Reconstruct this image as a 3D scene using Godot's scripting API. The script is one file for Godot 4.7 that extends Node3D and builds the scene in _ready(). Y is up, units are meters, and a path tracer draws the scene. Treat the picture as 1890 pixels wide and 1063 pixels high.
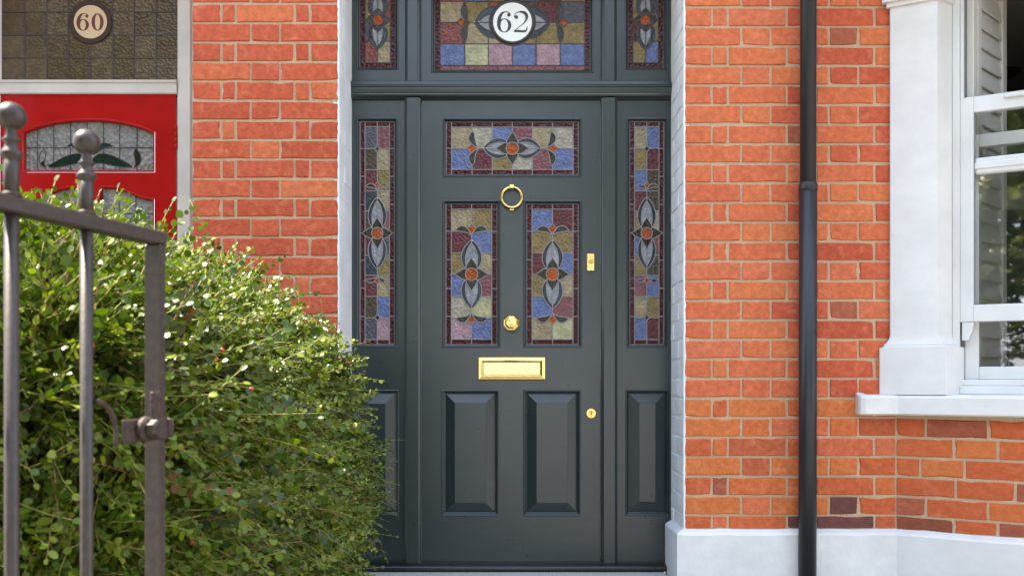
extends Node3D
# A dark green front door with stained glass in a red brick terrace, a hedge and an iron gate before it.
# World: x right, y up, z towards the street. The brick face of the house is z = 0, the path y = 0.

const CAM := Vector3(0.0, 1.0, 3.7)      # eye height 1 m, 3.7 m from the wall
const FPX := 1737.0                      # focal length in pixels of the 1890 wide photograph
const VX := 943.0                        # where the view axis meets the photograph
const VY := 700.0
const ZF := -0.27                        # face of the door frame
const ZD := -0.30                        # face of the door leaf and of the side sashes
const BAY_O := Vector3(1.515, 0.0, 0.0)  # where the wall turns into the bay
const BAY_A := 30.0

var rng := RandomNumberGenerator.new()
var M := {}
var brick_cache := {}

# measured position of a photograph pixel on the upright plane at depth z
func wx(px: float, z: float) -> float: return (px - VX) * (CAM.z - z) / FPX
func wy(py: float, z: float) -> float: return CAM.y + (VY - py) * (CAM.z - z) / FPX

# ---------------------------------------------------------------- shapes
func mb(smooth := false) -> SurfaceTool:
	var st := SurfaceTool.new()
	st.begin(Mesh.PRIMITIVE_TRIANGLES)
	st.set_smooth_group(0 if smooth else -1)
	return st

func tri(st: SurfaceTool, a: Vector3, b: Vector3, c: Vector3) -> void:   # a b c counter-clockwise seen from the front
	st.add_vertex(a); st.add_vertex(c); st.add_vertex(b)

func quad(st: SurfaceTool, a: Vector3, b: Vector3, c: Vector3, d: Vector3) -> void:
	tri(st, a, b, c); tri(st, a, c, d)

func quad_out(st: SurfaceTool, a: Vector3, b: Vector3, c: Vector3, d: Vector3, out: Vector3) -> void:
	if (b - a).cross(c - a).dot(out) < 0.0: quad(st, a, d, c, b)
	else: quad(st, a, b, c, d)

func bx(st: SurfaceTool, lo: Vector3, hi: Vector3, c := 0.0, t := Transform3D.IDENTITY) -> void:   # box, edges chamfered by c
	var m := (lo + hi) / 2.0
	var h := (hi - lo) / 2.0
	for ax in 3:
		var u := (ax + 1) % 3
		var v := (ax + 2) % 3
		for s in [-1.0, 1.0]:
			var q: Array = []
			for k in [[-1, -1], [1, -1], [1, 1], [-1, 1]]:
				var p := m
				p[ax] += s * h[ax]
				p[u] += k[0] * (h[u] - c)
				p[v] += k[1] * (h[v] - c)
				q.append(t * p)
			var o := Vector3.ZERO
			o[ax] = s
			quad_out(st, q[0], q[1], q[2], q[3], t.basis * o)
		if c > 0.0:
			for su in [-1.0, 1.0]:
				for sv in [-1.0, 1.0]:
					var q2: Array = []
					for k in [[-1.0, 0], [1.0, 0], [1.0, 1], [-1.0, 1]]:
						var p2 := m
						p2[ax] += k[0] * (h[ax] - c)
						p2[u] += su * (h[u] - (0.0 if k[1] == 0 else c))
						p2[v] += sv * (h[v] - (c if k[1] == 0 else 0.0))
						q2.append(t * p2)
					var o2 := Vector3.ZERO
					o2[u] = su; o2[v] = sv
					quad_out(st, q2[0], q2[1], q2[2], q2[3], t.basis * o2)
	if c > 0.0:
		for sx in [-1.0, 1.0]:
			for sy in [-1.0, 1.0]:
				for sz in [-1.0, 1.0]:
					var a := t * (m + Vector3(sx * h.x, sy * (h.y - c), sz * (h.z - c)))
					var b := t * (m + Vector3(sx * (h.x - c), sy * h.y, sz * (h.z - c)))
					var d := t * (m + Vector3(sx * (h.x - c), sy * (h.y - c), sz * h.z))
					if (b - a).cross(d - a).dot(t.basis * Vector3(sx, sy, sz)) < 0.0: tri(st, a, d, b)
					else: tri(st, a, b, d)

func prism(st: SurfaceTool, poly: PackedVector2Array, f: Callable, l0: float, l1: float) -> void:   # closed profile swept from l0 to l1; f(p, l) gives the point
	var n := poly.size()
	var cen := Vector2.ZERO
	for p in poly: cen += p / n
	var ids := Geometry2D.triangulate_polygon(poly)
	var cw := Geometry2D.is_polygon_clockwise(poly)
	for i in n:
		var a: Vector2 = poly[i]
		var b: Vector2 = poly[(i + 1) % n]
		var e := b - a
		var o2 := Vector2(e.y, -e.x) if not cw else Vector2(-e.y, e.x)
		var o: Vector3 = f.call(a + o2, l0) - f.call(a, l0)
		quad_out(st, f.call(a, l0), f.call(b, l0), f.call(b, l1), f.call(a, l1), o)
	var along: Vector3 = f.call(cen, l1) - f.call(cen, l0)
	for e2 in [[l0, -along], [l1, along]]:
		for i in range(0, ids.size(), 3):
			var a3: Vector3 = f.call(poly[ids[i]], e2[0])
			var b3: Vector3 = f.call(poly[ids[i + 1]], e2[0])
			var c3: Vector3 = f.call(poly[ids[i + 2]], e2[0])
			if (b3 - a3).cross(c3 - a3).dot(e2[1]) < 0.0: tri(st, a3, c3, b3)
			else: tri(st, a3, b3, c3)

func along_x(p: Vector2, l: float) -> Vector3: return Vector3(l, p.x, p.y)      # profile (y, z)
func along_y(p: Vector2, l: float) -> Vector3: return Vector3(p.x, l, p.y)      # profile (x, z)
func along_z(p: Vector2, l: float) -> Vector3: return Vector3(p.x, p.y, l)      # profile (x, y)

func moulding(st: SurfaceTool, x0: float, y0: float, x1: float, y1: float, z: float, prof: Array) -> void:   # mitred frame, prof = [inset, height] outside to inside
	for i in prof.size() - 1:
		var a: Array = prof[i]
		var b: Array = prof[i + 1]
		var A := [Vector3(x0 + a[0], y0 + a[0], z + a[1]), Vector3(x1 - a[0], y0 + a[0], z + a[1]), Vector3(x1 - a[0], y1 - a[0], z + a[1]), Vector3(x0 + a[0], y1 - a[0], z + a[1])]
		var B := [Vector3(x0 + b[0], y0 + b[0], z + b[1]), Vector3(x1 - b[0], y0 + b[0], z + b[1]), Vector3(x1 - b[0], y1 - b[0], z + b[1]), Vector3(x0 + b[0], y1 - b[0], z + b[1])]
		for k in 4:
			var j := (k + 1) % 4
			quad(st, A[k], A[j], B[j], B[k])

func lathe(st: SurfaceTool, prof: Array, seg: int, t := Transform3D.IDENTITY, turn := 0.0) -> void:   # prof = [radius, height]
	for i in prof.size() - 1:
		for k in seg:
			var a0 := TAU * k / seg + turn
			var a1 := TAU * (k + 1) / seg + turn
			var p := func(q, an): return t * Vector3(q[0] * cos(an), q[1], q[0] * sin(an))
			var a: Vector3 = p.call(prof[i], a0)
			var b: Vector3 = p.call(prof[i], a1)
			var c: Vector3 = p.call(prof[i + 1], a1)
			var d: Vector3 = p.call(prof[i + 1], a0)
			if prof[i][0] > 1e-6: tri(st, a, c, b)
			if prof[i + 1][0] > 1e-6: tri(st, a, d, c)

func tube(st: SurfaceTool, pts: Array, rad: Array, sides := 8, closed := false) -> void:
	var rings := []
	var n := pts.size()
	var up := Vector3.UP
	for i in n:
		var t: Vector3
		if closed: t = (pts[(i + 1) % n] - pts[(i + n - 1) % n]).normalized()
		else: t = (pts[mini(i + 1, n - 1)] - pts[maxi(i - 1, 0)]).normalized()
		var ref := up if absf(t.dot(up)) < 0.95 else Vector3.RIGHT
		if closed: ref = Vector3.BACK
		var u := t.cross(ref).normalized()
		var v := t.cross(u).normalized()
		var ring := []
		for k in sides:
			var a := TAU * k / sides
			ring.append(pts[i] + (u * cos(a) + v * sin(a)) * rad[mini(i, rad.size() - 1)])
		rings.append(ring)
	for i in (n if closed else n - 1):
		var A: Array = rings[i]
		var B: Array = rings[(i + 1) % n]
		for k in sides:
			var j := (k + 1) % sides
			quad_out(st, A[k], A[j], B[j], B[k], (A[k] + A[j]) / 2.0 - pts[i])
	if not closed:
		for e in [[0, -1.0], [n - 1, 1.0]]:
			var R: Array = rings[e[0]]
			for k in range(1, sides - 1):
				var d: Vector3 = (pts[1] - pts[0]) * -1.0 if e[0] == 0 else pts[n - 1] - pts[n - 2]
				if (R[k] - R[0]).cross(R[k + 1] - R[0]).dot(d) < 0.0: tri(st, R[0], R[k + 1], R[k])
				else: tri(st, R[0], R[k], R[k + 1])

func bez(a: Vector2, b: Vector2, c: Vector2, d: Vector2, n: int) -> PackedVector2Array:
	var r := PackedVector2Array()
	for i in n + 1: r.append(a.bezier_interpolate(b, c, d, float(i) / n))
	return r

# ---------------------------------------------------------------- nodes
func commit(st: SurfaceTool) -> ArrayMesh:
	st.generate_normals()
	return st.commit()

func put(called: String, mesh: Mesh, mat: Material, parent: Node, at := Transform3D.IDENTITY) -> MeshInstance3D:
	var o := MeshInstance3D.new()
	o.name = called
	o.mesh = mesh
	o.material_override = mat
	o.transform = at
	parent.add_child(o, true)
	return o

func obj(called: String, st: SurfaceTool, mat: Material, parent: Node) -> MeshInstance3D:
	return put(called, commit(st), mat, parent)

func box(called: String, lo: Vector3, hi: Vector3, c: float, mat: Material, parent: Node) -> MeshInstance3D:
	var st := mb()
	bx(st, lo, hi, c)
	return obj(called, st, mat, parent)

func tag(o: Node, label: String, category: String, group := "") -> void:
	o.set_meta("label", label)
	o.set_meta("category", category)
	if group: o.set_meta("group", group)

func thing(called: String, label: String, category: String) -> Node3D:
	var o := Node3D.new()
	o.name = called
	add_child(o, true)
	tag(o, label, category)
	o.set_meta("kind", "thing")
	return o

func group(called: String, parent: Node) -> Node3D:
	var o := Node3D.new()
	o.name = called
	parent.add_child(o, true)
	return o

func structure(o: Node) -> void: o.set_meta("kind", "structure")

# ---------------------------------------------------------------- materials
func noise_tex(seed_: int, freq: float, kind := FastNoiseLite.TYPE_SIMPLEX_SMOOTH, oct := 5, lo := 0.0, hi := 1.0, size := 512, gain := 0.55) -> NoiseTexture2D:
	var n := FastNoiseLite.new()
	n.seed = seed_
	n.noise_type = kind
	n.frequency = freq
	n.fractal_octaves = oct
	n.fractal_gain = gain
	if kind == FastNoiseLite.TYPE_CELLULAR:
		n.cellular_return_type = FastNoiseLite.RETURN_DISTANCE
		n.fractal_type = FastNoiseLite.FRACTAL_NONE
	var t := NoiseTexture2D.new()
	t.width = size; t.height = size
	t.seamless = true
	t.noise = n
	var g := Gradient.new()
	g.set_color(0, Color(lo, lo, lo)); g.set_color(1, Color(hi, hi, hi))
	t.color_ramp = g
	return t

func lin(r: float, g: float, b: float) -> Color: return Color(r, g, b).linear_to_srgb()

func mat(col: Color, rough: float, tex: Texture2D = null, scale := 1.0, bump: Texture2D = null, bump_cm := 0.0, off := Vector3.ZERO) -> StandardMaterial3D:
	var m := StandardMaterial3D.new()
	m.albedo_color = col
	m.roughness = rough
	m.uv1_triplanar = true
	m.uv1_world_triplanar = true
	m.uv1_scale = Vector3.ONE * scale
	m.uv1_offset = off
	if tex: m.albedo_texture = tex
	if bump:
		m.heightmap_enabled = true
		m.heightmap_texture = bump
		m.heightmap_scale = bump_cm
	return m

func make_materials() -> void:
	var blot := noise_tex(3, 0.012, FastNoiseLite.TYPE_SIMPLEX_SMOOTH, 6, 0.79, 1.0, 1024, 0.66)
	var fine := noise_tex(8, 0.05, FastNoiseLite.TYPE_SIMPLEX_SMOOTH, 5, 0.0, 1.0, 512, 0.7)
	var soft := noise_tex(21, 0.006, FastNoiseLite.TYPE_SIMPLEX_SMOOTH, 5, 0.90, 1.0)
	var weather := noise_tex(23, 0.005, FastNoiseLite.TYPE_SIMPLEX_SMOOTH, 7, 0.915, 1.0, 1024, 0.62)
	var grit := noise_tex(5, 0.10, FastNoiseLite.TYPE_SIMPLEX_SMOOTH, 4, 0.72, 1.0, 512, 0.7)
	var orange := noise_tex(31, 0.025, FastNoiseLite.TYPE_SIMPLEX_SMOOTH, 3)
	var cells := noise_tex(17, 0.045, FastNoiseLite.TYPE_CELLULAR, 1)
	var ripple := noise_tex(18, 0.030, FastNoiseLite.TYPE_SIMPLEX_SMOOTH, 2)
	var bloom := noise_tex(91, 0.05, FastNoiseLite.TYPE_SIMPLEX_SMOOTH, 3, 0.9, 1.0, 256)
	bloom.color_ramp.set_color(0, Color(0.86, 0.50, 0.36)); bloom.color_ramp.set_color(1, Color(0.95, 0.66, 0.50))
	var bloom_mask := noise_tex(92, 0.006, FastNoiseLite.TYPE_SIMPLEX_SMOOTH, 6, 0.0, 0.0, 1024, 0.60)
	bloom_mask.color_ramp.set_color(1, Color(0.42, 0.42, 0.42))
	bloom_mask.color_ramp.add_point(0.56, Color(0.0, 0.0, 0.0))
	# bricks: each tone is the clay of some bricks
	var tones := {
		"bright": [[0.77, 0.196, 0.084], [0.78, 0.206, 0.085], [0.76, 0.186, 0.082], [0.79, 0.222, 0.086], [0.735, 0.174, 0.078], [0.77, 0.204, 0.095]],
		"red": [[0.66, 0.132, 0.062], [0.69, 0.142, 0.066], [0.62, 0.120, 0.058], [0.70, 0.152, 0.072], [0.67, 0.136, 0.068]],
		"low": [[0.74, 0.190, 0.062], [0.71, 0.170, 0.058], [0.67, 0.150, 0.055], [0.75, 0.212, 0.066], [0.60, 0.145, 0.062]],
		"stain": [[0.44, 0.120, 0.066], [0.50, 0.145, 0.080]],
		"burnt": [[0.20, 0.078, 0.066], [0.25, 0.085, 0.058], [0.32, 0.095, 0.050]]}
	var i := 0
	for k in tones:
		M["brick_" + k] = []
		for t in tones[k]:
			i += 1
			var m := mat(lin(t[0], t[1], t[2]), 0.88, blot, 2.3, fine, 0.16, Vector3(i * 0.37, i * 0.61, i * 0.23))
			m.metallic_specular = 0.3
			m.detail_enabled = k != "burnt"               # pale bloom of lime on the clay
			m.detail_blend_mode = BaseMaterial3D.BLEND_MODE_MIX
			m.detail_albedo = bloom
			m.detail_mask = bloom_mask
			M["brick_" + k].append(m)
	M.mortar = mat(lin(0.76, 0.53, 0.34), 0.95, grit, 3.0, fine, 0.25)
	M.mortar_dirty = mat(lin(0.40, 0.24, 0.15), 0.95, grit, 3.0, fine, 0.25)
	M.masonry = mat(lin(0.88, 0.875, 0.865), 0.7, soft, 1.4, fine, 0.10)
	M.render_white = mat(lin(0.80, 0.79, 0.775), 0.7, weather, 0.9, fine, 0.07)
	M.joinery_white = mat(lin(0.80, 0.80, 0.79), 0.32, soft, 0.8)
	M.old_white = mat(lin(0.68, 0.63, 0.59), 0.42, soft, 1.2, orange, 0.015)
	M.door_paint = mat(lin(0.019, 0.0305, 0.031), 0.30, noise_tex(44, 0.008, FastNoiseLite.TYPE_SIMPLEX_SMOOTH, 4, 0.92, 1.0), 1.3, orange, 0.007)
	M.door_paint.metallic_specular = 0.58
	M.door_paint.roughness_texture = noise_tex(45, 0.012, FastNoiseLite.TYPE_SIMPLEX_SMOOTH, 5, 0.90, 1.0, 512, 0.55)
	M.sill_paint = mat(lin(0.010, 0.011, 0.013), 0.28)
	M.red_paint = mat(lin(0.44, 0.008, 0.008), 0.24, soft, 1.6, orange, 0.012)
	M.red_paint.metallic_specular = 0.34
	M.brass = mat(lin(0.90, 0.64, 0.24), 0.13, noise_tex(61, 0.02, FastNoiseLite.TYPE_SIMPLEX_SMOOTH, 4, 0.86, 1.0), 6.0, ripple, 0.006)
	M.brass.metallic = 1.0
	M.brass_dull = mat(lin(0.62, 0.40, 0.12), 0.3)
	M.brass_dull.metallic = 1.0
	M.dark_slot = mat(lin(0.03, 0.022, 0.012), 0.6)
	M.lead = mat(lin(0.36, 0.335, 0.335), 0.55, grit, 5.0)
	M.lead_dark = mat(lin(0.055, 0.040, 0.038), 0.5)
	var glass := {
		"beige": [0.38, 0.30, 0.18], "gold": [0.27, 0.195, 0.072], "grey": [0.42, 0.375, 0.29], "blue": [0.145, 0.185, 0.37], "pink": [0.24, 0.090, 0.100],
		"red": [0.140, 0.034, 0.038], "border": [0.070, 0.006, 0.008], "border_pale": [0.24, 0.100, 0.110], "orange": [0.44, 0.085, 0.009], "olive": [0.028, 0.023, 0.013], "white": [0.33, 0.345, 0.375],
		"slate": [0.026, 0.030, 0.040], "green": [0.48, 0.46, 0.26], "lilac": [0.44, 0.28, 0.32], "salmon": [0.26, 0.075, 0.058], "teal": [0.030, 0.050, 0.064], "brown": [0.085, 0.060, 0.034], "dusk": [0.105, 0.098, 0.125],
		"clear": [0.27, 0.26, 0.245], "tobacco": [0.115, 0.078, 0.040], "tobacco_light": [0.145, 0.102, 0.058], "leaf_green": [0.014, 0.034, 0.022], "ruby": [0.13, 0.02, 0.018]}
	var j := 0
	for k in glass:
		j += 1
		var c: Array = glass[k]
		var g := mat(lin(c[0], c[1], c[2]), 0.09, noise_tex(100 + j % 3, 0.02, FastNoiseLite.TYPE_SIMPLEX_SMOOTH, 4, 0.78, 1.0, 256), 6.0, cells if j % 2 else ripple, 0.34 if j % 2 else 0.40, Vector3(j * 0.31, j * 0.17, 0))
		g.metallic_specular = 0.40
		g.uv1_scale = Vector3.ONE * (3.4 if j % 2 else 4.2)
		if k in ["olive", "slate", "teal", "leaf_green", "ruby"]: g.heightmap_scale = 0.12
		M["glass_" + k] = g
	var cl: StandardMaterial3D = M.glass_clear
	cl.heightmap_texture = cells; cl.heightmap_scale = 0.9; cl.uv1_scale = Vector3.ONE * 2.4
	for k in ["tobacco", "tobacco_light"]:
		M["glass_" + k].heightmap_texture = cells; M["glass_" + k].uv1_scale = Vector3.ONE * 3.6; M["glass_" + k].heightmap_scale = 0.20
	M.enamel = mat(lin(0.88, 0.88, 0.88), 0.25)
	M.enamel_cream = mat(lin(0.62, 0.46, 0.28), 0.35)
	M.ink = mat(lin(0.020, 0.013, 0.010), 0.35)
	M.ink_red = mat(lin(0.13, 0.022, 0.018), 0.4)
	M.plaque_ring = mat(lin(0.040, 0.016, 0.012), 0.35)
	M.pipe = mat(lin(0.018, 0.020, 0.024), 0.42, soft, 2.0)
	M.iron = mat(lin(0.072, 0.056, 0.048), 0.44, noise_tex(71, 0.03, FastNoiseLite.TYPE_SIMPLEX_SMOOTH, 5, 0.72, 1.0), 4.0, fine, 0.025)
	M.iron.metallic = 0.35
	M.iron_rust = mat(lin(0.085, 0.048, 0.034), 0.7, noise_tex(72, 0.04, FastNoiseLite.TYPE_SIMPLEX_SMOOTH, 5, 0.45, 1.0), 5.0, fine, 0.08)
	M.glass_pane = StandardMaterial3D.new()
	M.glass_pane.albedo_color = Color(0.25, 0.3, 0.28, 0.03)
	M.glass_pane.transparency = BaseMaterial3D.TRANSPARENCY_ALPHA
	M.glass_pane.roughness = 0.02
	M.glass_pane.metallic_specular = 1.0
	M.gasket = mat(lin(0.20, 0.21, 0.22), 0.5)
	M.shutter = mat(lin(0.70, 0.68, 0.64), 0.4)
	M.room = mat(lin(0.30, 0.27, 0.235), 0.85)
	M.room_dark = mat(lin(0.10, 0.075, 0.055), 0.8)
	M.stone = mat(lin(0.62, 0.60, 0.57), 0.8, grit, 2.0, fine, 0.10)
	M.paving = mat(lin(0.17, 0.16, 0.145), 0.9, blot, 0.7, fine, 0.2)
	M.ground = mat(lin(0.26, 0.245, 0.22), 0.95, blot, 0.4, fine, 0.2)
	M.leaf = StandardMaterial3D.new()
	M.leaf.vertex_color_use_as_albedo = true
	M.leaf.roughness = 0.36
	M.leaf.metallic_specular = 0.40
	M.leaf.backlight_enabled = true
	M.leaf.backlight = Color(0.62, 0.70, 0.22)
	M.leaf.cull_mode = BaseMaterial3D.CULL_DISABLED
	M.twig = StandardMaterial3D.new()
	M.twig.vertex_color_use_as_albedo = true
	M.twig.roughness = 0.7
	M.berry = mat(lin(0.46, 0.060, 0.020), 0.45)
	M.bark = mat(lin(0.10, 0.08, 0.06), 0.9, blot, 1.5, fine, 0.4)

# ---------------------------------------------------------------- bricks
func brick_mesh(w: float, h: float, v: int) -> ArrayMesh:
	var key := "%d_%d_%d" % [roundi(w * 2000), roundi(h * 2000), v]
	if brick_cache.has(key): return brick_cache[key]
	var r := RandomNumberGenerator.new()
	r.seed = hash(key)
	var ring: Array = []
	var n := 4 if w > 0.15 else 2
	for i in n: ring.append(Vector2(lerpf(-w, w, float(i) / n) / 2.0, -h / 2.0))
	ring.append(Vector2(w / 2.0, -h / 2.0))
	ring.append(Vector2(w / 2.0, 0.0))
	for i in n: ring.append(Vector2(lerpf(w, -w, float(i) / n) / 2.0, h / 2.0))
	ring.append(Vector2(-w / 2.0, h / 2.0))
	ring.append(Vector2(-w / 2.0, 0.0))
	var f := []
	var o := []
	var b := []
	for p in ring:
		var q: Vector2 = p + Vector2(r.randf_range(-0.0011, 0.0011), r.randf_range(-0.0012, 0.0011))
		var c := r.randf_range(0.0010, 0.0024) if r.randf() > 0.13 else r.randf_range(0.004, 0.009)   # now and then a chipped arris
		var inn := q - Vector2(signf(q.x) * c if absf(q.x) > w / 2 - 0.006 else 0.0, signf(q.y) * c if absf(q.y) > h / 2 - 0.006 else 0.0)
		f.append(Vector3(inn.x, inn.y, r.randf_range(-0.0007, 0.0007)))
		o.append(Vector3(q.x, q.y, -c * 1.1))
		b.append(Vector3(q.x, q.y, -0.022))
	var st := mb()
	var cen := Vector3(0, 0, r.randf_range(0, 0.0012))
	for i in f.size():
		var j: int = (i + 1) % f.size()
		tri(st, cen, f[i], f[j])
		quad(st, o[i], o[j], f[j], f[i])
		quad(st, b[i], b[j], o[j], o[i])
	brick_cache[key] = commit(st)
	return brick_cache[key]

func brick_mat(pal: String) -> Material:
	var a: Array = M["brick_" + pal]
	return a[rng.randi() % a.size()]

func lay(parent: Node, t: Transform3D, x0: float, w: float, y0: float, h: float, m: Material, called := "brick") -> void:
	var at := t * Transform3D(Basis(Vector3.BACK, rng.randf_range(-0.004, 0.004)), Vector3(x0 + w / 2.0, y0 + h / 2.0, rng.randf_range(-0.0012, 0.0016)))
	put(called, brick_mesh(snappedf(w, 0.0025), snappedf(h, 0.002), rng.randi() % 5), m, parent, at)

# ---------------------------------------------------------------- stained glass
func came(st: SurfaceTool, pts: PackedVector2Array, w: float, z0: float, h: float, closed := false) -> void:
	var n := pts.size()
	if n < 2: return
	var sec := []
	for i in n:
		var a: Vector2 = pts[(i - 1 + n) % n] if closed or i > 0 else pts[i]
		var b: Vector2 = pts[(i + 1) % n] if closed or i < n - 1 else pts[i]
		var d := (b - a).normalized()
		var s := Vector2(-d.y, d.x) * w / 2.0
		var p: Vector2 = pts[i]
		sec.append([Vector3(p.x - s.x, p.y - s.y, z0), Vector3(p.x - s.x * 0.55, p.y - s.y * 0.55, z0 + h), Vector3(p.x + s.x * 0.55, p.y + s.y * 0.55, z0 + h), Vector3(p.x + s.x, p.y + s.y, z0)])
	for i in (n if closed else n - 1):
		var A: Array = sec[i]
		var B: Array = sec[(i + 1) % n]
		for k in 3: quad_out(st, A[k], B[k], B[k + 1], A[k + 1], Vector3(0, 0, 1) + (A[k] - A[3 - k]).normalized() * (0.3 if k == 0 else 0.0))

func pane(parent: Node, poly: PackedVector2Array, m: Material) -> void:
	var parts := Geometry2D.offset_polygon(poly, -0.0007)
	for q in parts:
		if q.size() < 3 or Geometry2D.is_polygon_clockwise(q): continue
		var area := 0.0
		for i in q.size(): area += q[i].cross(q[(i + 1) % q.size()]) / 2.0
		if area < 0.00004: continue
		if Geometry2D.triangulate_polygon(q).is_empty(): continue
		var st := mb()
		var a := rng.randf_range(-0.016, 0.016)      # hand-set panes never lie quite level
		var b := rng.randf_range(-0.016, 0.016)
		var c := Vector2.ZERO
		for v in q: c += v / q.size()
		prism(st, q, func(v, l): return Vector3(v.x, v.y, l + (v.x - c.x) * a + (v.y - c.y) * b), -0.004, rng.randf_range(-0.0006, -0.0002))
		obj("glass_pane", st, m, parent)

func rect_poly(x0: float, y0: float, x1: float, y1: float) -> PackedVector2Array:
	return PackedVector2Array([Vector2(x0, y0), Vector2(x1, y0), Vector2(x1, y1), Vector2(x0, y1)])

func ccw(p: PackedVector2Array) -> PackedVector2Array:
	if Geometry2D.is_polygon_clockwise(p): p.reverse()
	return p

# motif: [[polygon, glass], ...] first ones on top; cells: [[polygon, glass], ...]; lines: polylines of lead between the cells
func stained_glass(parent: Node, called: String, at: Vector3, motif: Array, cells: Array, lines: Array, lead: Material, lw := 0.0048) -> Node3D:
	var g := group(called, parent)
	g.position = at
	var done: Array = []
	var lead_lines: Array = []
	for mo in motif:
		var pieces: Array = [ccw(mo[0])]
		var edge := PackedVector2Array(mo[0]); edge.append(edge[0])
		var edges: Array = [edge]
		for d in done:
			var nx: Array = []
			for p in pieces: nx.append_array(Geometry2D.clip_polygons(p, d))
			pieces = nx
			var ne: Array = []
			for e in edges: ne.append_array(Geometry2D.clip_polyline_with_polygon(e, d))
			edges = ne
		for p in pieces: pane(g, p, M["glass_" + mo[1]])
		lead_lines.append_array(edges)
		done.append(ccw(mo[0]))
	for ce in cells:
		var pieces: Array = [ccw(ce[0])]
		for d in done:
			var nx: Array = []
			for p in pieces: nx.append_array(Geometry2D.clip_polygons(p, d))
			pieces = nx
		for p in pieces: pane(g, p, M["glass_" + ce[1]])
	for l in lines:
		var edges: Array = [l]
		for d in done:
			var ne: Array = []
			for e in edges: ne.append_array(Geometry2D.clip_polyline_with_polygon(e, d))
			edges = ne
		lead_lines.append_array(edges)
	var st := mb()
	var i := 0
	for l in lead_lines:
		i += 1
		came(st, l, lw, -0.0012, 0.0030 + 0.00002 * (i % 40))
	obj("lead_came", st, lead, g)
	return g

func bordered(w: float, h: float, bw: float, xs: Array, ys: Array, cols: Array, bxs: Array, bys: Array, bcol: String, bbot := "") -> Array:   # [cells, lines]: a grid inside a coloured border; ys run downwards, cols row by row
	var cells := []
	var lines := []
	var X := [-w / 2 + bw]; X.append_array(xs); X.append(w / 2 - bw)
	var Y := [h / 2 - bw]; Y.append_array(ys); Y.append(-h / 2 + bw)
	for r in Y.size() - 1:
		for c in X.size() - 1: cells.append([rect_poly(X[c], Y[r + 1], X[c + 1], Y[r]), cols[r][c]])
	for x in X: lines.append(PackedVector2Array([Vector2(x, -h / 2), Vector2(x, h / 2)]) if (x == X[0] or x == X[-1]) else PackedVector2Array([Vector2(x, -h / 2 + bw), Vector2(x, h / 2 - bw)]))
	for y in Y: lines.append(PackedVector2Array([Vector2(X[0], y), Vector2(X[-1], y)]))
	var B := [-w / 2 + bw]; B.append_array(bxs); B.append(w / 2 - bw)
	for c in B.size() - 1:
		cells.append([rect_poly(B[c], h / 2 - bw, B[c + 1], h / 2), bcol])
		cells.append([rect_poly(B[c], -h / 2, B[c + 1], -h / 2 + bw), bbot if bbot else bcol])
		if c > 0:
			for s in [1, -1]: lines.append(PackedVector2Array([Vector2(B[c], s * (h / 2 - bw)), Vector2(B[c], s * h / 2)]))
	var S := [h / 2]; S.append_array(bys); S.append(-h / 2)
	for r in S.size() - 1:
		for s in [-1, 1]:
			cells.append([rect_poly(minf(s * w / 2, s * (w / 2 - bw)), S[r + 1], maxf(s * w / 2, s * (w / 2 - bw)), S[r]), bcol])
			if r > 0: lines.append(PackedVector2Array([Vector2(s * w / 2, S[r]), Vector2(s * (w / 2 - bw), S[r])]))
	var e := 0.0012
	lines.append(PackedVector2Array([Vector2(-w / 2 + e, -h / 2), Vector2(-w / 2 + e, h / 2)]))
	lines.append(PackedVector2Array([Vector2(w / 2 - e, -h / 2), Vector2(w / 2 - e, h / 2)]))
	lines.append(PackedVector2Array([Vector2(-w / 2, h / 2 - e), Vector2(w / 2, h / 2 - e)]))
	lines.append(PackedVector2Array([Vector2(-w / 2, -h / 2 + e), Vector2(w / 2, -h / 2 + e)]))
	return [cells, lines]

func mirror(p: PackedVector2Array, fx: float, fy: float) -> PackedVector2Array:
	var r := PackedVector2Array()
	for q in p: r.append(Vector2(q.x * fx, q.y * fy))
	return r

func swap_xy(m: Array) -> Array:
	var r := []
	for e in m:
		var p := PackedVector2Array()
		for q in e[0]: p.append(Vector2(q.y, q.x))
		r.append([p, e[1]])
	return r

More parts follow.
